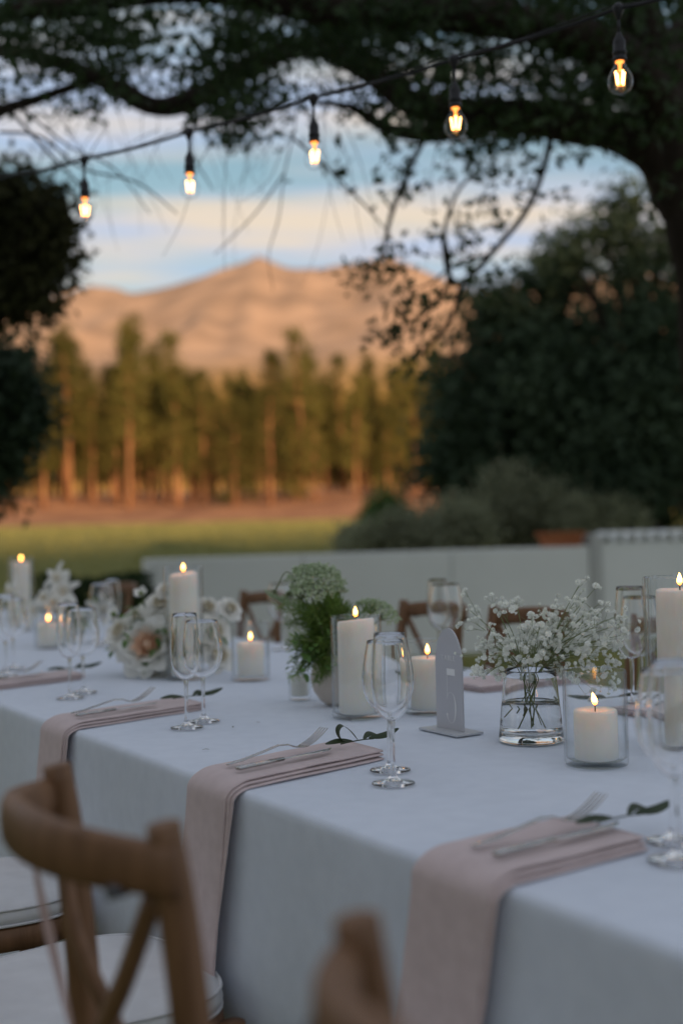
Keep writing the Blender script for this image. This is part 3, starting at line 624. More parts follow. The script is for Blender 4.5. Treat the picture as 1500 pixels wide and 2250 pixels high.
for px, py, wx, wy, lb in ((864, 1723, 857, 1694, 'by the napkin between the two nearest chairs'), (411, 1600, 448, 1586, 'by the tall candle and the big rose'), (155, 1535, 184, 1523, 'by the short candle and the lilies'), (14, 1485, 30, 1470, 'at the setting beyond the lilies'), (1486, 1893, 1478, 1850, 'at the setting nearest the ribbed cylinder, on the near table edge')):
    stemware('flute', px, py, 'empty champagne flute ' + lb); stemware('wine', wx, wy, 'empty round wine glass ' + lb)
stemware('flute', 1390, 1562, 'empty champagne flute on the far side beside the ribbed candle cylinder', 1.12); stemware('wine', 1410, 1545, 'empty round wine glass on the far side beside the ribbed candle cylinder', 1.1)
stemware('flute', 966, 1462, 'empty champagne flute on the far side behind the table number', 1.06); stemware('wine', 982, 1470, 'empty round wine glass on the far side behind the table number', 1.12)
stemware('flute', 250, 1412, 'empty champagne flute on the far side behind the white roses', 1.0); stemware('wine', 226, 1418, 'empty round wine glass on the far side behind the white roses', 1.05)
stemware('wine', 620, 1428, 'empty round wine glass on the far side behind the green umbels', 1.05)

# ------------------------------------------------------------------ candles in glass cylinders
def cyl_mesh(rad, h, ribs=0):
    m = MB(); wt = .0028; n = 48 if not ribs else 144
    prof = [(.00001, .0), (rad - .006, .0), (rad - .0015, .0012), (rad, .005), (rad, h - .002), (rad - wt*.5, h), (rad - wt, h - .002), (rad - wt, .013), (rad - wt - .004, .009), (.00001, .0085)]
    rows = []
    for i, (r, z) in enumerate(prof):
        row = []
        for k in range(n):
            a = 2*math.pi*k/n; rr = r + (.0042*abs(math.sin(a*ribs/2)) if ribs and i in (3, 4, 5) else 0); row.append((rr*math.cos(a), rr*math.sin(a), z))
        rows.append(row)
    m.grid(rows, True); return m.mesh('glass_cylinder')
def candle(px, py, rad, h, crad, ch, clabel, glabel, ribs=0, tilt=0., lean=0.):
    p = at_z(px, py, TOP); p.z = TOP + .0005
    g = tag(link('glass_cylinder', cyl_mesh(rad, h, ribs), M['cylglass'], None, p), glabel, 'glass holder', 'glass cylinders round the candles')
    t = thing('pillar_candle', clabel, 'candle', p + Vector((0, 0, .0092)), random.uniform(0, 6), 'lit ivory candles')
    m = MB(); n = 32; rows = []
    for r, z in ((.0001, 0), (crad - .002, 0), (crad, .002), (crad, ch - .004), (crad - .0015, ch - .0012), (crad*.9, ch), (crad*.55, ch - .002), (crad*.2, ch - .0045), (.0001, ch - .005)):
        rows.append([(r*math.cos(2*math.pi*k/n), r*math.sin(2*math.pi*k/n), z + (tilt*r*math.sin(2*math.pi*k/n + 1) if z > ch*.7 else 0) + (.0008*mnoise.noise(Vector((math.cos(6.28*k/n)*2, math.sin(6.28*k/n)*2, px))) if z > ch*.7 else 0)) for k in range(n)])
    m.grid(rows, True); m.build('wax', M['wax'], t)
    MB().tube([(0, 0, ch - .006), (.0003, 0, ch + .004), (.0016, .0005, ch + .0105)], [.0011, .001, .0007], 6).build('wick', M['wick'], t)
    fl = MB(); rows = []
    for z, r in ((0, .0006), (.0025, .0032), (.006, .0045), (.010, .0042), (.014, .0030), (.0175, .0015), (.021, .0002)): rows.append([(r*math.cos(k*.5236) + lean*z*z*30, r*math.sin(k*.5236), z) for k in range(12)])
    fl.grid(rows, True); fl.build('flame', M['flame'], t, (.0005, 0, ch + .0062))
    return t
random.seed(2)
candle(50, 1385, .052, .300, .036, .275, 'tall ivory pillar candle at the end of the flowers with lilies', 'tall glass cylinder beside the lilies')
candle(108, 1424, .048, .150, .036, .080, 'short ivory candle beside the lilies, in front of the tall one', 'short glass cylinder beside the lilies')
candle(408, 1492, .051, .297, .037, .270, 'tall ivory pillar candle rising behind the big white rose', 'tall glass cylinder behind the big white rose', tilt=.15)
candle(552, 1494, .050, .150, .035, .088, 'short ivory candle between the white roses and the green umbels', 'short glass cylinder between the white roses and the green umbels')
candle(786, 1576, .0525, .207, .038, .190, 'medium pillar candle beside the beige round vase', 'medium glass cylinder beside the beige round vase', tilt=.12)
candle(942, 1566, .052, .150, .037, .106, 'short ivory candle half hidden by the table number', 'short glass cylinder half hidden by the table number')
candle(1310, 1680, .0505, .150, .0345, .079, 'short ivory candle in front of the baby\'s breath', 'short glass cylinder in front of the baby\'s breath', lean=.6)
candle(1503, 1652, .056, .292, .040, .262, 'tall ivory pillar candle inside the ribbed cylinder', 'tall ribbed glass cylinder', 30)
p = at_z(659, 1537, TOP)
g = tag(link('votive_glass', cyl_mesh(.026, .060), M['cylglass'], None, Vector((p.x, p.y, TOP + .0005))), 'tiny glass votive beside the beige round vase', 'votive')
t = thing('votive_candle', 'small unlit white candle inside the tiny votive glass', 'candle', (p.x, p.y, TOP + .0097))
MB().lathe([(.0001, 0), (.019, 0), (.0195, .002), (.0195, .042), (.018, .044), (.004, .043), (.0001, .0425)], 24).build('wax', M['petal'], t)
MB().tube([(0, 0, .042), (.0008, 0, .05)], .0008, 5).build('wick', M['wick'], t)

# ------------------------------------------------------------------ table number
cl_, cr_ = at_z(961, 1602, TOP), at_z(1019, 1614, TOP); cx_ = (cl_ + cr_)/2; crz = math.atan2((cr_ - cl_).y, (cr_ - cl_).x); cw = (cr_ - cl_).length/2; chh = .194
TN = thing('table_number', 'frosted arched table number sign standing in a clear base', 'sign', (cx_.x, cx_.y, TOP + .0004), crz)
bm_ = MB(); bo = Matrix.Rotation(RZ - crz, 3, 'Z')
bm_.box((0, 0, .002), (.060, .031, .002), bo); bm_.build('base', M['acbase'], TN, smooth=False, bevel=.0008)
out_ = [(-cw, .0042), (cw, .0042)] + [(cw*math.cos(a), chh - cw*1.75 + cw*1.75*math.sin(a)) for a in np.linspace(0, math.pi, 25)]
m = MB(); n = len(out_); m.add([(x, -.0016, z) for x, z in out_] + [(x, .0016, z) for x, z in out_], [tuple(range(n)), tuple(reversed(range(n, 2*n)))] + [(i, i + n, (i + 1) % n + n, (i + 1) % n) for i in range(n)])
m.build('panel', M['acrylic'], TN, smooth=False)
fc = bpy.data.curves.new('table_word', 'FONT'); fc.body = 'TABLE'; fc.size = .0125; fc.align_x = 'CENTER'; fc.space_character = 1.25; fc.extrude = .0002
fo = bpy.data.objects.new('lettering_tmp', fc); C.objects.link(fo); dg = bpy.context.evaluated_depsgraph_get(); wm = bpy.data.meshes.new_from_object(fo.evaluated_get(dg)); bpy.data.objects.remove(fo)
o = link('lettering', wm, M['print_'], TN, (0, -.0021, .134), False); o.rotation_euler = (math.pi/2, 0, 0)
m = MB(); zt = .1185                                    # the figure 5: flag, hairline stem, bowl that swells to the right
m.add([(-.004, -.0021, zt - .0125), (.020, -.0021, zt - .0125), (.020, -.0021, zt), (-.004, -.0021, zt)], [(0, 1, 2, 3)])
m.add([(-.0055, -.0021, .066), (-.0043, -.0021, .066), (-.0040, -.0021, zt), (-.0052, -.0021, zt)], [(0, 1, 2, 3)])
rows = []
for a in np.linspace(2.55, -2.75, 34):
    ca, sa = math.cos(a), math.sin(a); th = .0007 + .0030*max(0, ca)**1.2 + (.0030*sm(-2.2, -2.7, a)); cxx, czz = .006, .0455
    rows.append([(cxx + (.0155 - th)*ca, -.0021, czz + .0285*sa), (cxx + .0160*ca, -.0021, czz + .0290*sa)])
m.grid(rows); m.build('numeral', M['print_'], TN, smooth=False)

# ------------------------------------------------------------------ flowers
def petal_mesh(ln, wd_, cup, curl, tipw=.75):
    rows = []
    for i in range(6):
        u = i/5; w_ = wd_*(math.sin(math.pi*(u*.74 + .10))**.8)*(1 if u < .8 else 1 - (u - .8)*1.2*(1 - tipw)); 
        rows.append([(w_*v_, cup*ln*math.sin(u*math.pi*.55)*(1 - .45*abs(v_)) + curl*ln*u**4 + .012*ln*math.sin(9*v_ + 5*u), ln*u*(1 - .12*v_*v_*u)) for v_ in (-1, -.5, 0, .5, 1)])
    m = MB(); m.grid(rows); return m.mesh('petal')
def bloom(parent, loc, dirv, dia, rings, mats, core_mat, name='blossom', kind='rose'):
    cr = MB(); r = dia*.11; cr.lathe([(.0001, -r), (r*.7, -r*.7), (r, 0), (r*.75, r*.9), (.0001, r*1.4)], 10)
    b = cr.build(name, core_mat, parent, loc); b.rotation_euler = Vector(dirv).to_track_quat('Z', 'Y').to_euler()
    for i, (n, tilt, lk_, wk, cup, curl) in enumerate(rings):
        me = petal_mesh(dia*lk_, dia*wk, cup, curl); mat = mats[min(i, len(mats) - 1)]; me.materials.append(mat)
        for k in range(n):
            o_ = link('petal', me, None, b); a = 2*math.pi*(k + .5*(i % 2) + random.uniform(-.15, .15))/n
            o_.rotation_euler = (Matrix.Rotation(a, 3, 'Z') @ Matrix.Rotation(R(tilt + random.uniform(-7, 7)), 3, 'X')).to_euler(); o_.location = (0, 0, -dia*.10 + i*.0)
            s_ = random.uniform(.9, 1.08); o_.scale = (s_, s_, s_)
    return b
ROSE = [(4, 8, .30, .15, .5, .02), (5, -4, .36, .18, .45, .05), (5, -16, .42, .22, .38, .12), (6, -32, .47, .25, .34, .2), (7, -52, .52, .27, .30, .28)]
PEONY = [(6, 4, .24, .10, .4, .04), (8, -14, .30, .12, .4, .08), (9, -28, .35, .14, .38, .10), (8, -30, .44, .22, .38, .14), (8, -44, .48, .25, .34, .2), (9, -60, .53, .27, .3, .3)]
STAR = [(6, -58, .50, .115, .10, .35)]
def leafy(parent, p0, dirv, ln, n, wl_, mat):
    d = Vector(dirv).normalized(); p1 = Vector(p0) + d*ln; mid = (Vector(p0) + p1)/2 + Vector((0, 0, .12*ln)); c = crm([p0, mid, p1], 5)
    MB().tube(c, lerp_list([.0013, .0007], len(c)), 5).build('stem', M['stem'], parent)
    for i in range(n):
        q = c[min(len(c) - 1, 2 + i*(len(c) - 2)//n)]; a = random.uniform(0, 6.28); sd_ = d.orthogonal().normalized(); sd_.rotate(Quaternion(d, a)); v = (d*.5 + sd_).normalized()
        leaf_strip([q, q + v*wl_*.5 + Vector((0, 0, .1*wl_)), q + v*wl_ + Vector((0, 0, -.1*wl_))], wl_*.24, mat, parent, 'leaf')
def vec_px(x, y, d, org): return at_d(x, y, d) - org

random.seed(21)
# white rose arrangement in a pale bowl
p = at_z(352, 1482, TOP); BQ = thing('rose_arrangement', 'white roses and cream peony with greenery in a pale low bowl', 'flowers', (p.x, p.y, TOP + .0005)); o0 = BQ.location.copy(); dd = p.y
MB().lathe([(.0001, 0), (.030, 0), (.040, .006), (.056, .028), (.060, .052), (.058, .0545), (.056, .052), (.052, .03), (.036, .011), (.0001, .009)], 36).build('bowl', M['whitebowl'], BQ)
cv = Vector((0, -1, 0))
for x, y, dz, dia, kind in ((326, 1418, -.075, .165, 'p'), (268, 1390, -.03, .10, 'r'), (352, 1330, .03, .085, 'r'), (310, 1304, .03, .045, 's'), (300, 1358, .0, .075, 'r'), (378, 1452, -.03, .085, 'r'), (470, 1390, .02, .10, 'r'), (505, 1338, .05, .07, 'r'), (482, 1442, .0, .085, 'r'), (455, 1335, .06, .07, 'r'), (398, 1370, .03, .085, 'r'), (340, 1472, -.05, .07, 'r'), (276, 1440, -.01, .055, 's'), (365, 1300, .04, .06, 'r'), (430, 1430, .01, .08, 'r'), (250, 1350, .02, .05, 's')):
    q = vec_px(x, y, dd + dz, o0); dv = Vector((q.x*2.2, -.10 + q.y*.6, q.z - .03)).normalized() + Vector((-.1, -.75, .40))
    if kind == 'p': bloom(BQ, q, dv, dia, PEONY, [M['peach'], M['peach'], M['petalp'], M['petal']], M['peach'])
    elif kind == 's': bloom(BQ, q, dv, dia*1.3, [(5, -40, .42, .17, .2, .1)], [M['petal']], M['frond'])
    else: bloom(BQ, q, dv, dia, ROSE, [M['petalc'], M['petalc'], M['petal']], M['petalc'])
    c = crm([(0, 0, .03), q*.5 + Vector((0, 0, .01)), q - dv.normalized()*dia*.14], 4); MB().tube(c, .0015, 5).build('stem', M['stem'], BQ)
for i in range(34):
    a = random.uniform(0, 6.283); el = random.uniform(.05, 1.2); d = Vector((math.cos(a)*math.cos(el)*1.25, math.sin(a)*math.cos(el), math.sin(el)))
    leafy(BQ, (0, 0, .045), d, random.uniform(.10, .185), 6, random.uniform(.026, .042), M['leaf_green'])
for x, y in ((240, 1432), (245, 1360), (420, 1320), (500, 1400), (400, 1440), (285, 1330)):
    q = vec_px(x, y, dd, o0); leafy(BQ, (0, 0, .045), q - Vector((0, 0, .045)), (q - Vector((0, 0, .045))).length, 8, .03, M['leaf_green'])

# white lilies further along
p = at_z(165, 1418, TOP); LQ = thing('lily_arrangement', 'white star shaped lilies in a small pale vase', 'flowers', (p.x, p.y, TOP + .0005)); o0 = LQ.location.copy(); dd = p.y
MB().lathe([(.0001, 0), (.022, 0), (.030, .012), (.032, .035), (.024, .06), (.018, .072), (.0165, .072), (.020, .06), (.028, .03), (.02, .008), (.0001, .006)], 28).build('vase', M['whitebowl'], LQ)
for x, y, dz, dia in ((124, 1268, 0, .085), (140, 1298, -.03, .09), (96, 1312, .02, .075), (118, 1322, -.02, .08), (228, 1338, 0, .085), (75, 1340, 0, .07), (22, 1300, .05, .085), (28, 1335, .05, .08), (180, 1360, 0, .06)):
    q = vec_px(x, y, dd + dz, o0); dv = Vector((q.x*1.5, -.08, .04)).normalized() + Vector((0, -.3, .25))
    bloom(LQ, q, dv, dia*1.5, STAR, [M['petal']], M['petalc']); c = crm([(0, 0, .05), q*.55 + Vector((0, 0, .02)), q], 4); MB().tube(c, .0014, 5).build('stem', M['stem'], LQ)
for x, y in ((170, 1335), (215, 1330), (150, 1350), (195, 1365), (110, 1365)):
    q = vec_px(x, y, dd, o0); leafy(LQ, (0, 0, .06), q - Vector((0, 0, .06)), (q - Vector((0, 0, .06))).length, 5, .045, M['leaf_green'])

# green umbels and feathery foliage in a round vase
p = at_z(744, 1548, TOP); UQ = thing('umbel_arrangement', 'feathery green foliage with pale umbels in a beige round vase', 'flowers', (p.x, p.y, TOP + .0005)); o0 = UQ.location.copy(); dd = p.y
vp = [(.0001, 0), (.026, 0), (.040, .010), (.055, .032), (.0605, .060), (.056, .086), (.042, .108), (.030, .120), (.0295, .125), (.027, .125), (.027, .119), (.040, .104), (.053, .084), (.057, .06), (.051, .034), (.036, .013), (.0001, .006)]
MB().lathe(vp, 40).build('vase', M['ceramic'], UQ)
def umbel(parent, c, dirv, rad, rays, mat, per=9):
    d = Vector(dirv).normalized(); m = MB(); f = []; rt = d.orthogonal().normalized(); c = Vector(c); org = c - d*rad*.62
    for i in range(rays):
        a = i*2.39996; q = math.sqrt((i + .5)/rays); e = c + rt*0; v = rt.copy(); v.rotate(Quaternion(d, a)); e = c + v*(rad*q) + d*(rad*.30*(1 - q*q))
        m.tube([org, org.lerp(e, .55) + d*rad*.03, e], [.0006, .0005, .0004], 3, False)
        for k in range(per): f.append(e + Vector((random.gauss(0, 1), random.gauss(0, 1), random.gauss(0, 1)))*rad*.06)
    u_ = m.build('umbel', M['stem'], parent); fl_ = link('floret', leaf_mesh('floret', [tuple(v) for v in f], rad*.115, .85), mat, u_, None, False); fl_['kind'] = 'stuff'
    return org
for x, y, dz, rad, dv in ((692, 1278, -.02, .062, (.05, -.55, .8)), (845, 1345, .0, .040, (.5, -.3, .7)), (632, 1318, 0, .030, (-.3, -.2, -.9)), (744, 1295, .0, .022, (.3, -.2, .9)), (655, 1300, .04, .035, (-.4, .2, .8)), (600, 1306, 0, .02, (-.4, -.1, -.7)), (815, 1330, .05, .036, (.1, .2, .9)), (670, 1340, .05, .03, (-.2, -.2, .8))):
    q = vec_px(x, y, dd + dz, o0); og = umbel(UQ, q, dv, rad, 56 if rad > .05 else 30, M['umbel'], 30)
    low = dv[2] < 0; mid = (Vector((og.x*.75, og.y*.6, max(og.z + .035, .16)))) if low else Vector((og.x*.4, og.y*.4, og.z*.62 + .03))
    c = crm([(0, 0, .10), (og.x*.25, og.y*.2, .16), mid, og], 5); MB().tube(c, .0014, 5).build('stem', M['stem'], UQ)
def frond(parent, p0, tip, n=26, ll=.022, droop=0.):
    p0, tip = Vector(p0), Vector(tip); c = crm([p0, p0.lerp(tip, .5) + Vector((0, 0, .18*(tip - p0).length)), tip], 8); m = MB(); m.tube(c, lerp_list([.0011, .0005], len(c)), 4, False)
    for i in range(n):
        u = .18 + .82*i/n; j = min(len(c) - 2, int(u*(len(c) - 1))); q = c[j].lerp(c[j + 1], u*(len(c) - 1) - j); d = (c[j + 1] - c[j]).normalized()
        for s_ in range(5):
            v = Vector((random.gauss(0, 1), random.gauss(0, 1), random.gauss(0, 1))).normalized(); v = (v + d*.7).normalized(); l_ = ll*random.uniform(.5, 1.25)*(1.15 - .5*u); w_ = v.orthogonal().normalized()*l_*.055
            e = q + v*l_; m.add([q - w_*.6, q + w_*.6, e + w_*.5, e - w_*.5], [(0, 1, 2, 3)])
            for z_ in (.5, .8):
                b_ = q + v*l_*z_; x_ = (v + Vector((random.gauss(0, .8), random.gauss(0, .8), random.gauss(0, .8)))).normalized()*l_*.4; m.add([b_ - w_*.8, b_ + w_*.8, b_ + x_], [(0, 1, 2)])
    m.build('frond', M['frond'], parent, smooth=False)
for i in range(64):
    x, y = random.gauss(712, 38), random.uniform(1300, 1440)
    q = vec_px(x, y, dd + random.uniform(-.06, .06), o0); frond(UQ, (0, 0, .118), q, 24, .026)
for x, y, dz in ((760, 1330, 0), (775, 1360, -.02), (800, 1375, 0), (645, 1360, 0), (640, 1400, -.02), (655, 1430, -.03), (640, 1450, -.04), (650, 1480, -.05), (670, 1470, -.05), (690, 1500, -.075), (640, 1490, -.03), (730, 1310, 0), (705, 1490, -.07), (632, 1420, 0), (625, 1370, 0), (725, 1470, -.07)):
    q = vec_px(x, y, dd + dz, o0); frond(UQ, (0, -.01, .118), q, 30, .024)
for x, y in ((640, 1475), (665, 1490), (715, 1480), (645, 1410), (670, 1440), (690, 1350), (720, 1400)):
    q = vec_px(x, y, dd - .06, o0); leafy(UQ, (q.x*.5, -.04, .14), q - Vector((q.x*.5, -.04, .14)), (q - Vector((q.x*.5, -.04, .14))).length, 6, .024, M['leaf_green'])

# baby's breath in a flared glass vase
p = at_z(1167, 1628, TOP); GQ = thing('glass_vase', 'flared clear glass vase half filled with water', 'vase', (p.x, p.y, TOP + .0005)); o0 = GQ.location.copy(); dd = p.y
ro, rt_, hv = .0585, .0455, .127; wt = .0024
def vr(z): return ro + (rt_ - ro)*z/hv
MB().lathe([(.0001, 0), (ro - .006, 0), (ro - .001, .0015), (vr(.006), .006)] + [(vr(z), z) for z in np.linspace(.012, hv - .001, 10)] + [(rt_ - wt*.5, hv)] + [(vr(z) - wt, z) for z in np.linspace(hv - .001, .020, 10)] + [(vr(.02) - .008, .0145), (.02, .0135), (.0001, .0132)], 64).build('vessel', M['vaseglass'], GQ)
zw = .070
MB().lathe([(.0001, .0130), (.02, .0133), (vr(.02) - .0078, .0143)] + [(vr(z) - wt + .0002, z) for z in np.linspace(.0202, zw, 8)] + [(vr(zw) - wt - .002, zw - .0010), (.0001, zw - .0010)], 64).build('water', M['water'], GQ)
BB = thing('babys_breath', 'airy bunch of white baby\'s breath standing in the flared vase', 'flowers', (p.x, p.y, TOP + .0015))
bl = MB(); rows = []                                   # one small ruffled blossom
for ring, (n_, r0, z0, r1, z1) in enumerate(((7, .1, .1, .95, .15), (6, .1, .25, .75, .62), (5, .05, .4, .40, .95))):
    for k in range(n_):
        a = 6.283*k/n_ + ring*.5; b_ = 6.283*.42/n_; bl.add([(r0*math.cos(a), r0*math.sin(a), z0), (r1*math.cos(a - b_), r1*math.sin(a - b_), z1 - .06), (r1*1.08*math.cos(a), r1*1.08*math.sin(a), z1 + .08), (r1*math.cos(a + b_), r1*math.sin(a + b_), z1 - .06)], [(0, 1, 2, 3)])
bl.add([(.55*math.cos(k*1.0472), .55*math.sin(k*1.0472), .2) for k in range(6)] + [(0, 0, .75), (0, 0, -.25)], [(k, (k + 1) % 6, 6) for k in range(6)] + [((k + 1) % 6, k, 7) for k in range(6)])
bme = bl.mesh('blossom'); random.seed(31)
tips = []; nst = 0
fan = [(1040, 1345), (1050, 1370), (1075, 1335), (1065, 1420), (1060, 1450), (1090, 1395), (1110, 1360), (1120, 1430), (1140, 1330), (1150, 1390), (1165, 1420), (1180, 1440), (1185, 1340), (1210, 1400), (1220, 1330), (1235, 1430), (1262, 1320), (1280, 1285), (1300, 1300), (1315, 1330), (1270, 1400), (1300, 1420), (1325, 1400), (1345, 1360), (1360, 1390), (1330, 1450), (1290, 1470), (1250, 1460), (1200, 1460), (1105, 1460), (1350, 1430), (1310, 1370), (1255, 1375), (1090, 1430), (1140, 1455), (1180, 1380), (1300, 1500), (1265, 1490)] + [(random.gauss(1190, 75), random.gauss(1432, 26)) for _ in range(24)] + [(random.gauss(1310, 30), random.gauss(1400, 40)) for _ in range(8)]
stm = []
for i, (x, y) in enumerate(fan):
    x = min(1352, max(1062, x)) if i >= 38 else x
    q = vec_px(x + random.uniform(-8, 8), y + random.uniform(-8, 8), dd + random.uniform(-.075, .075), o0); a = random.uniform(0, 6.28); rb = random.uniform(.004, .026)
    b0 = Vector((-q.x*.16 + rb*math.cos(a)*1.1, rb*math.sin(a)*1.1, random.uniform(.018, .055))); lip = Vector((max(-.03, min(.03, q.x*.38)), max(-.03, min(.03, q.y*.4)), hv))
    lip = Vector((lip.x*.7, lip.y*.7, hv)); c = crm([b0, b0.lerp(lip, .5), lip, lip.lerp(q, .5) + Vector((0, 0, .012)), q], 6)
    if i % 4 == 1 and i < 38: stm.append((c, random.uniform(.0008, .0013)))
    else: stm.append((c[14:], .0008))
    tips.append((c, q))
for c, r_ in stm: MB().tube(c, lerp_list([r_, r_, r_*.6], len(c)), 5).build('stem', M['stem'], BB)
tw = MB(); cnt = 0; rest = []
for c, q in tips:
    for k in range(4):
        j = random.randint(int(len(c)*.58), len(c) - 2); p0 = c[j]; d = (c[j + 1] - c[j]).normalized(); v = (d*.9 + Vector((random.gauss(0, .55), random.gauss(0, .55), random.gauss(.1, .45)))).normalized()
        if k == 0: p1 = q
        else: p1 = p0 + v*random.uniform(.02, .05); tw.tube([p0, p0.lerp(p1, .5) + Vector((0, 0, .003)), p1], [.0005, .0004, .0003], 3, False)
        for g_ in range(random.randint(2, 4)):
            e = p1 + (v + Vector((random.gauss(0, .7), random.gauss(0, .7), random.gauss(.15, .6)))).normalized()*random.uniform(.007, .018); tw.tube([p1, e], [.0003, .0002], 3, False)
            s_ = random.choice((.0030, .0038, .0046, .0052, .0058, .0064)); rest.append((s_, e, (e - p1).normalized()))
tw.build('twig', M['stem'], BB)
rest.sort(key=lambda a: -a[0]); ex = MB()
for i, (s_, e, v) in enumerate(rest):
    q_ = v.to_track_quat('Z', 'Y')
    if i < 295:
        o_ = link('blossom', bme, M['gyp'], BB, e); o_.rotation_euler = q_.to_euler(); o_.scale = (s_, s_, s_)
    else: ex.add([e + q_ @ (Vector(a)*s_) for a in bl.v], bl.f)
if ex.v: o_ = ex.build('bud', M['gyp'], BB); o_['kind'] = 'stuff'

# ------------------------------------------------------------------ cross-back chairs
def make_chair():
    ch = thing('cross_back_chair', '', 'chair')
    hw = .178; ZT = .905
    for s_ in (-1, 1):
        c = crm([(s_*.186, -.085, 0), (s_*.178, -.050, .25), (s_*.168, -.032, .46), (s_*.161, -.038, .66), (s_*.157, -.052, .82), (s_*.157, -.064, ZT)], 5); MB().tube(c, lerp_list([.014, .017, .019, .018, .017, .015], len(c)), 12).build('back_post', M['wood'], ch)
        c = crm([(s_*.185, .352, .445), (s_*.187, .360, .25), (s_*.192, .372, 0)], 5); MB().tube(c, lerp_list([.019, .017, .013], len(c)), 12).build('front_leg', M['wood'], ch)
        c = crm([(s_*.140, -.066, .845), (s_*.075, -.072, .755), (0, -.062 - .008*s_, .675), (-s_*.08, -.035, .58), (-s_*.150, -.012, .475)], 5); MB().tube(c, .0125, 8, True, .62, (0, 1, 0)).build('cross_brace', M['wood'], ch)
        MB().tube(crm([(s_*.188, -.03, .21), (s_*.186, .16, .225), (s_*.188, .36, .21)], 4), .009, 8).build('stretcher', M['wood'], ch)
        MB().tube([(s_*.142, -.108, .852), (s_*.140, -.092, .852)], .0065, 8).build('bolt', M['bolt'], ch)
    c = []; rows = []
    for a in np.linspace(-1, 1, 25):
        y = -.056 - .085*(1 - abs(a)**2.4); x = a*.172; zc = .868 + .012*(1 - a*a); hh_ = .025 - .003*abs(a)**3; tx = .172; ty = .085*2.4*abs(a)**1.4*math.copysign(1, a); l = math.hypot(tx, ty); nx, ny = ty/l, -tx/l
        row = []
        for k in range(12):
            g_ = 6.283*k/12; cc, ss = math.cos(g_), math.sin(g_); row.append((x + nx*.0125*math.copysign(abs(cc)**.7, cc), y + ny*.0125*math.copysign(abs(cc)**.7, cc), zc + hh_*math.copysign(abs(ss)**.7, ss)))
        rows.append(row)
    m = MB(); m.grid(rows, True); n_ = len(m.v); m.f += [tuple(range(11, -1, -1)), tuple(range(n_ - 12, n_))]; m.build('top_rail', M['wood'], ch)
    def outline(k, n=48):
        o_ = []
        for i in range(n):
            a = 6.283*i/n; ca, sa = math.cos(a), math.sin(a); x = math.copysign(abs(ca)**.62, ca); y = math.copysign(abs(sa)**.62, sa); wd_ = .184 + .018*y
            o_.append((x*wd_*k, .178 + y*.205*k))
        return o_
    def slab(prof_): 
        m_ = MB(); m_.grid([[(x, y, z) for x, y in outline(k)] for k, z in prof_], True); n2 = len(m_.v); m_.f += [tuple(range(47, -1, -1)), tuple(range(n2 - 48, n2))]; return m_
    slab(((.93, .405), (1, .408), (1.01, .425), (1, .446), (.95, .449))).build('seat_frame', M['wood'], ch)
    cu = slab(((.90, .450), (.985, .454), (1.005, .466), (.985, .481), (.9, .488), (.7, .492), (.4, .494), (.1, .494))).build('cushion', M['cushion'], ch)
    for k, z in ((1.0, .4815), (1.002, .4535)):
        pts = [(x*k*.992, .178 + (y - .178)*k*.992, z) for x, y in outline(1.0)]; m_ = MB(); rows = []
        for i, p_ in enumerate(pts):
            p_ = Vector(p_); t_v = (Vector(pts[(i + 1) % 48]) - Vector(pts[i - 1])).normalized(); b_v = Vector((0, 0, 1)); n_v = t_v.cross(b_v); rows.append([p_ + n_v*.0028*math.cos(g) + b_v*.0028*math.sin(g) for g in (0, 1.05, 2.09, 3.14, 4.19, 5.24)])
        m_.grid(rows, True, True); m_.build('piping', M['piping'], cu)
    MB().tube(crm([(-.19, .355, .25), (0, .362, .262), (.19, .355, .25)], 4), .009, 8).build('stretcher', M['wood'], ch)
    return ch
CH = make_chair(); first = [True]
def chair(p, rz, label):
    o_ = CH if first[0] else copy_tree(CH); first[0] = False
    o_.location = p; o_.rotation_euler = (0, 0, rz); o_['label'] = label; o_['group'] = 'cross back chairs round the table'
for cs, ct, da, lb in ((.545, -.352, -3, 'brown cross back chair with a thin pink ribbon hanging from its rail'), (1.158, -.362, 1, 'brown cross back chair of which little more than the rounded rail end shows'),
                       (-.125, -.402, 1, 'brown cross back chair with rounded white cushion seen through the ribboned chair'), (-.735, -.402, -1, 'brown cross back chair farthest along the near row, its wooden seat frame showing')):
    chair(tab(cs, ct, 0), RZ + R(da), lb)
fm = (at_z(1012, 1322, .905) + at_z(1240, 1334, .905))/2; fs, ft = st(fm); ft = TW + .22
for px, lb in ((1124, 'brown cross back chair on the far side behind the baby\'s breath'), (1440, 'brown cross back chair on the far side behind the ribbed candle cylinder'), (905, 'brown cross back chair on the far side behind the table number'), (545, 'brown cross back chair on the far side between white roses and green umbels'), (235, 'brown cross back chair on the far side behind the white lilies')):
    # walk along the far row until the chair stands in that gap
    lo, hi = S0, S1
    for _ in range(40):
        mid = (lo + hi)/2; q = tab(mid, ft, .88) - EYE; pxx = 750 + F*q.dot(right)/q.dot(fwd)
        if pxx < px: lo = mid
        else: hi = mid
    chair(tab(mid, ft + random.uniform(-.02, .02), 0), RZ + math.pi + R(random.uniform(-4, 4)), lb)
rp = [at_d(72, 1872, 1.18), at_d(95, 1990, 1.17), at_d(125, 2120, 1.15), at_d(165, 2290, 1.12)]
rb = thing('ribbon', 'thin pale pink ribbon hanging from the rail of the near chair', 'ribbon', rp[0])
leaf_strip([q - rp[0] for q in rp], .0042, M['rib'], rb, 'tail', side=(1, -.3, 0), curl=0)
MB().lathe([(.0001, -.006), (.005, -.004), (.006, 0), (.005, .005), (.0001, .007)], 10).build('knot', M['rib'], rb)

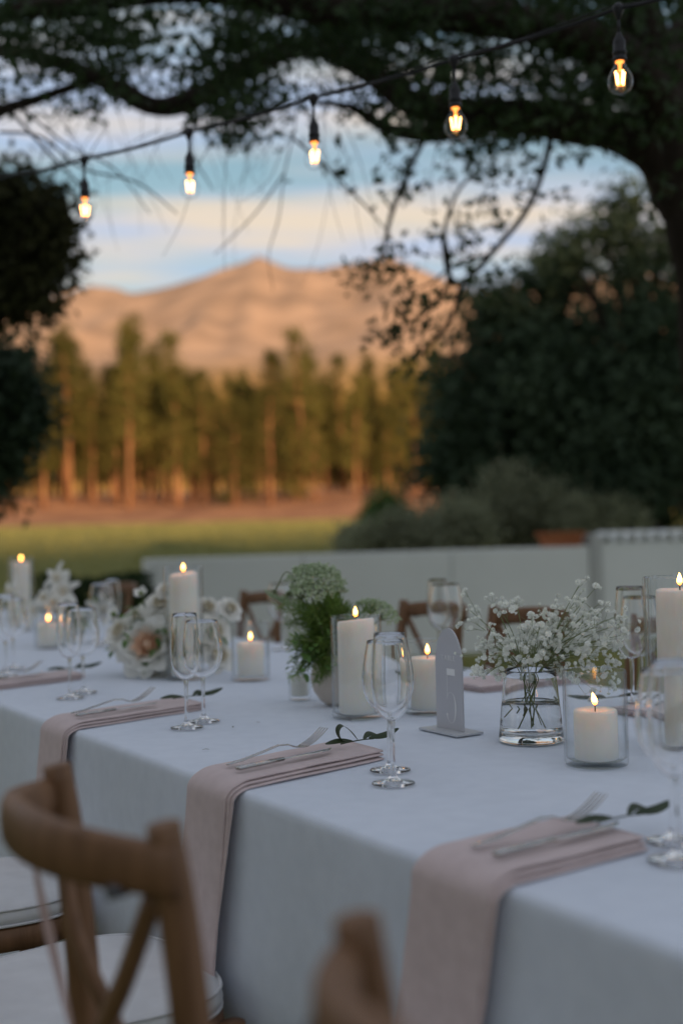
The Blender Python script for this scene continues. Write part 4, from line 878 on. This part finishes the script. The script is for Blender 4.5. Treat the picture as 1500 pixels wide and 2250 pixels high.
# ------------------------------------------------------------------ string of bulbs
hang = [(185, 350, 3.70), (415, 290, 3.462), (688, 214, 3.20), (997, 130, 2.95), (1357, 18, 2.70)]
SL = thing('string_light', 'black cable of glowing bare filament bulbs strung across under the tree', 'string light', at_d(688, 214, 3.2)); o0 = SL.location.copy()
nodes = [at_d(x, y, d) - o0 for x, y, d in hang]
ends = [at_d(-260, 435, 4.25) - o0, at_d(40, 383, 3.87) - o0] + nodes + [at_d(1520, -28, 2.60) - o0, at_d(1800, -100, 2.45) - o0]
def sag(a, b, d, n=8): return [a.lerp(b, i/n) - Vector((0, 0, d*4*(i/n)*(1 - i/n))) for i in range(n)]
cab = []
for i in range(len(ends) - 1): cab += sag(ends[i], ends[i + 1], .006)
cab.append(ends[-1]); MB().tube(cab, .0042, 8).build('cable', M['black'], SL)
MB().tube([q + Vector((0, .003*math.sin(i*.8), .0075 + .003*math.cos(i*.8))) for i, q in enumerate(cab)], .0016, 5).build('support_wire', M['black'], SL)
def bulb_shape(s=1.):
    o_ = [(.0105, 0), (.0115, -.006), (.014, -.014), (.0205, -.024), (.0262, -.036), (.0275, -.046), (.0252, -.058), (.0185, -.067), (.0095, -.0715), (.0001, -.0728)]
    return [(p_.x, p_.z) for p_ in crm([Vector((r, 0, z)) for r, z in o_], 4)]
bm1 = MB(); bm1.lathe(bulb_shape()[::-1], 28); BM = bm1.mesh('bulb')
fm1 = MB()
for k in range(4):
    a = 6.283*k/4 + .3; fm1.tube([(.0115*math.cos(a), .0115*math.sin(a), -.024), (.0070*math.cos(a), .0070*math.sin(a), -.053)], .0019, 6)
FM = fm1.mesh('filament')
hm = MB(); hm.lathe([(.0001, .001), (.0095, 0), (.0095, -.003), (.004, -.006), (.0032, -.018), (.0055, -.022), (.0001, -.0225)], 14); hm.tube([(0, 0, -.02), (0, 0, -.052)], .0009, 5); hm.lathe([(.0001, -.051), (.006, -.052), (.0062, -.054), (.0001, -.056)], 10); HM = hm.mesh('mount')
sm_ = MB(); sm_.lathe([(.0001, .004), (.0045, .002), (.006, -.004), (.0125, -.016), (.0135, -.022), (.0135, -.040), (.0155, -.041), (.0155, -.047), (.0140, -.048), (.0140, -.055), (.0155, -.056), (.0155, -.062), (.0125, -.0625), (.0001, -.0625)], 24); SMh = sm_.mesh('socket')
cm_ = MB(); cm_.lathe([(.0001, .012), (.0055, .011), (.0125, .004), (.0135, -.003), (.0085, -.014), (.0045, -.024), (.0001, -.025)], 16); CMh = cm_.mesh('connector')
for i, q in enumerate(nodes):
    sk = .048
    link('connector', CMh, M['black'], SL, q)
    MB().tube([q + Vector((0, 0, -.02)), q + Vector((0, 0, -sk - .012))], .0034, 8).build('drop_cord', M['black'], SL)
    s_ = link('socket', SMh, M['black'], SL, q + Vector((0, 0, -sk - .008)))
    b_ = link('bulb', BM, M['bulbglass'], SL, q + Vector((0, 0, -sk - .0695))); f_ = link('filament', FM, M['filament'], b_); link('mount', HM, M['ember'], b_); f_.rotation_euler = (0, 0, i*.4)

for i, (x, y) in enumerate(((452, 1648), (514, 1598), (566, 1588))):
    q = at_z(x, y, TOP + .001); t = thing('leaf_fragment', 'tiny dark leaf fragment lying on the bare cloth', 'leaf', q, i*1.3, 'leaf fragments fallen on the cloth')
    leaf_strip([(-.006, 0, .0005), (0, .0015, .0015), (.006, 0, .0008)], .0012, M['leaf_olive'], t, 'blade')
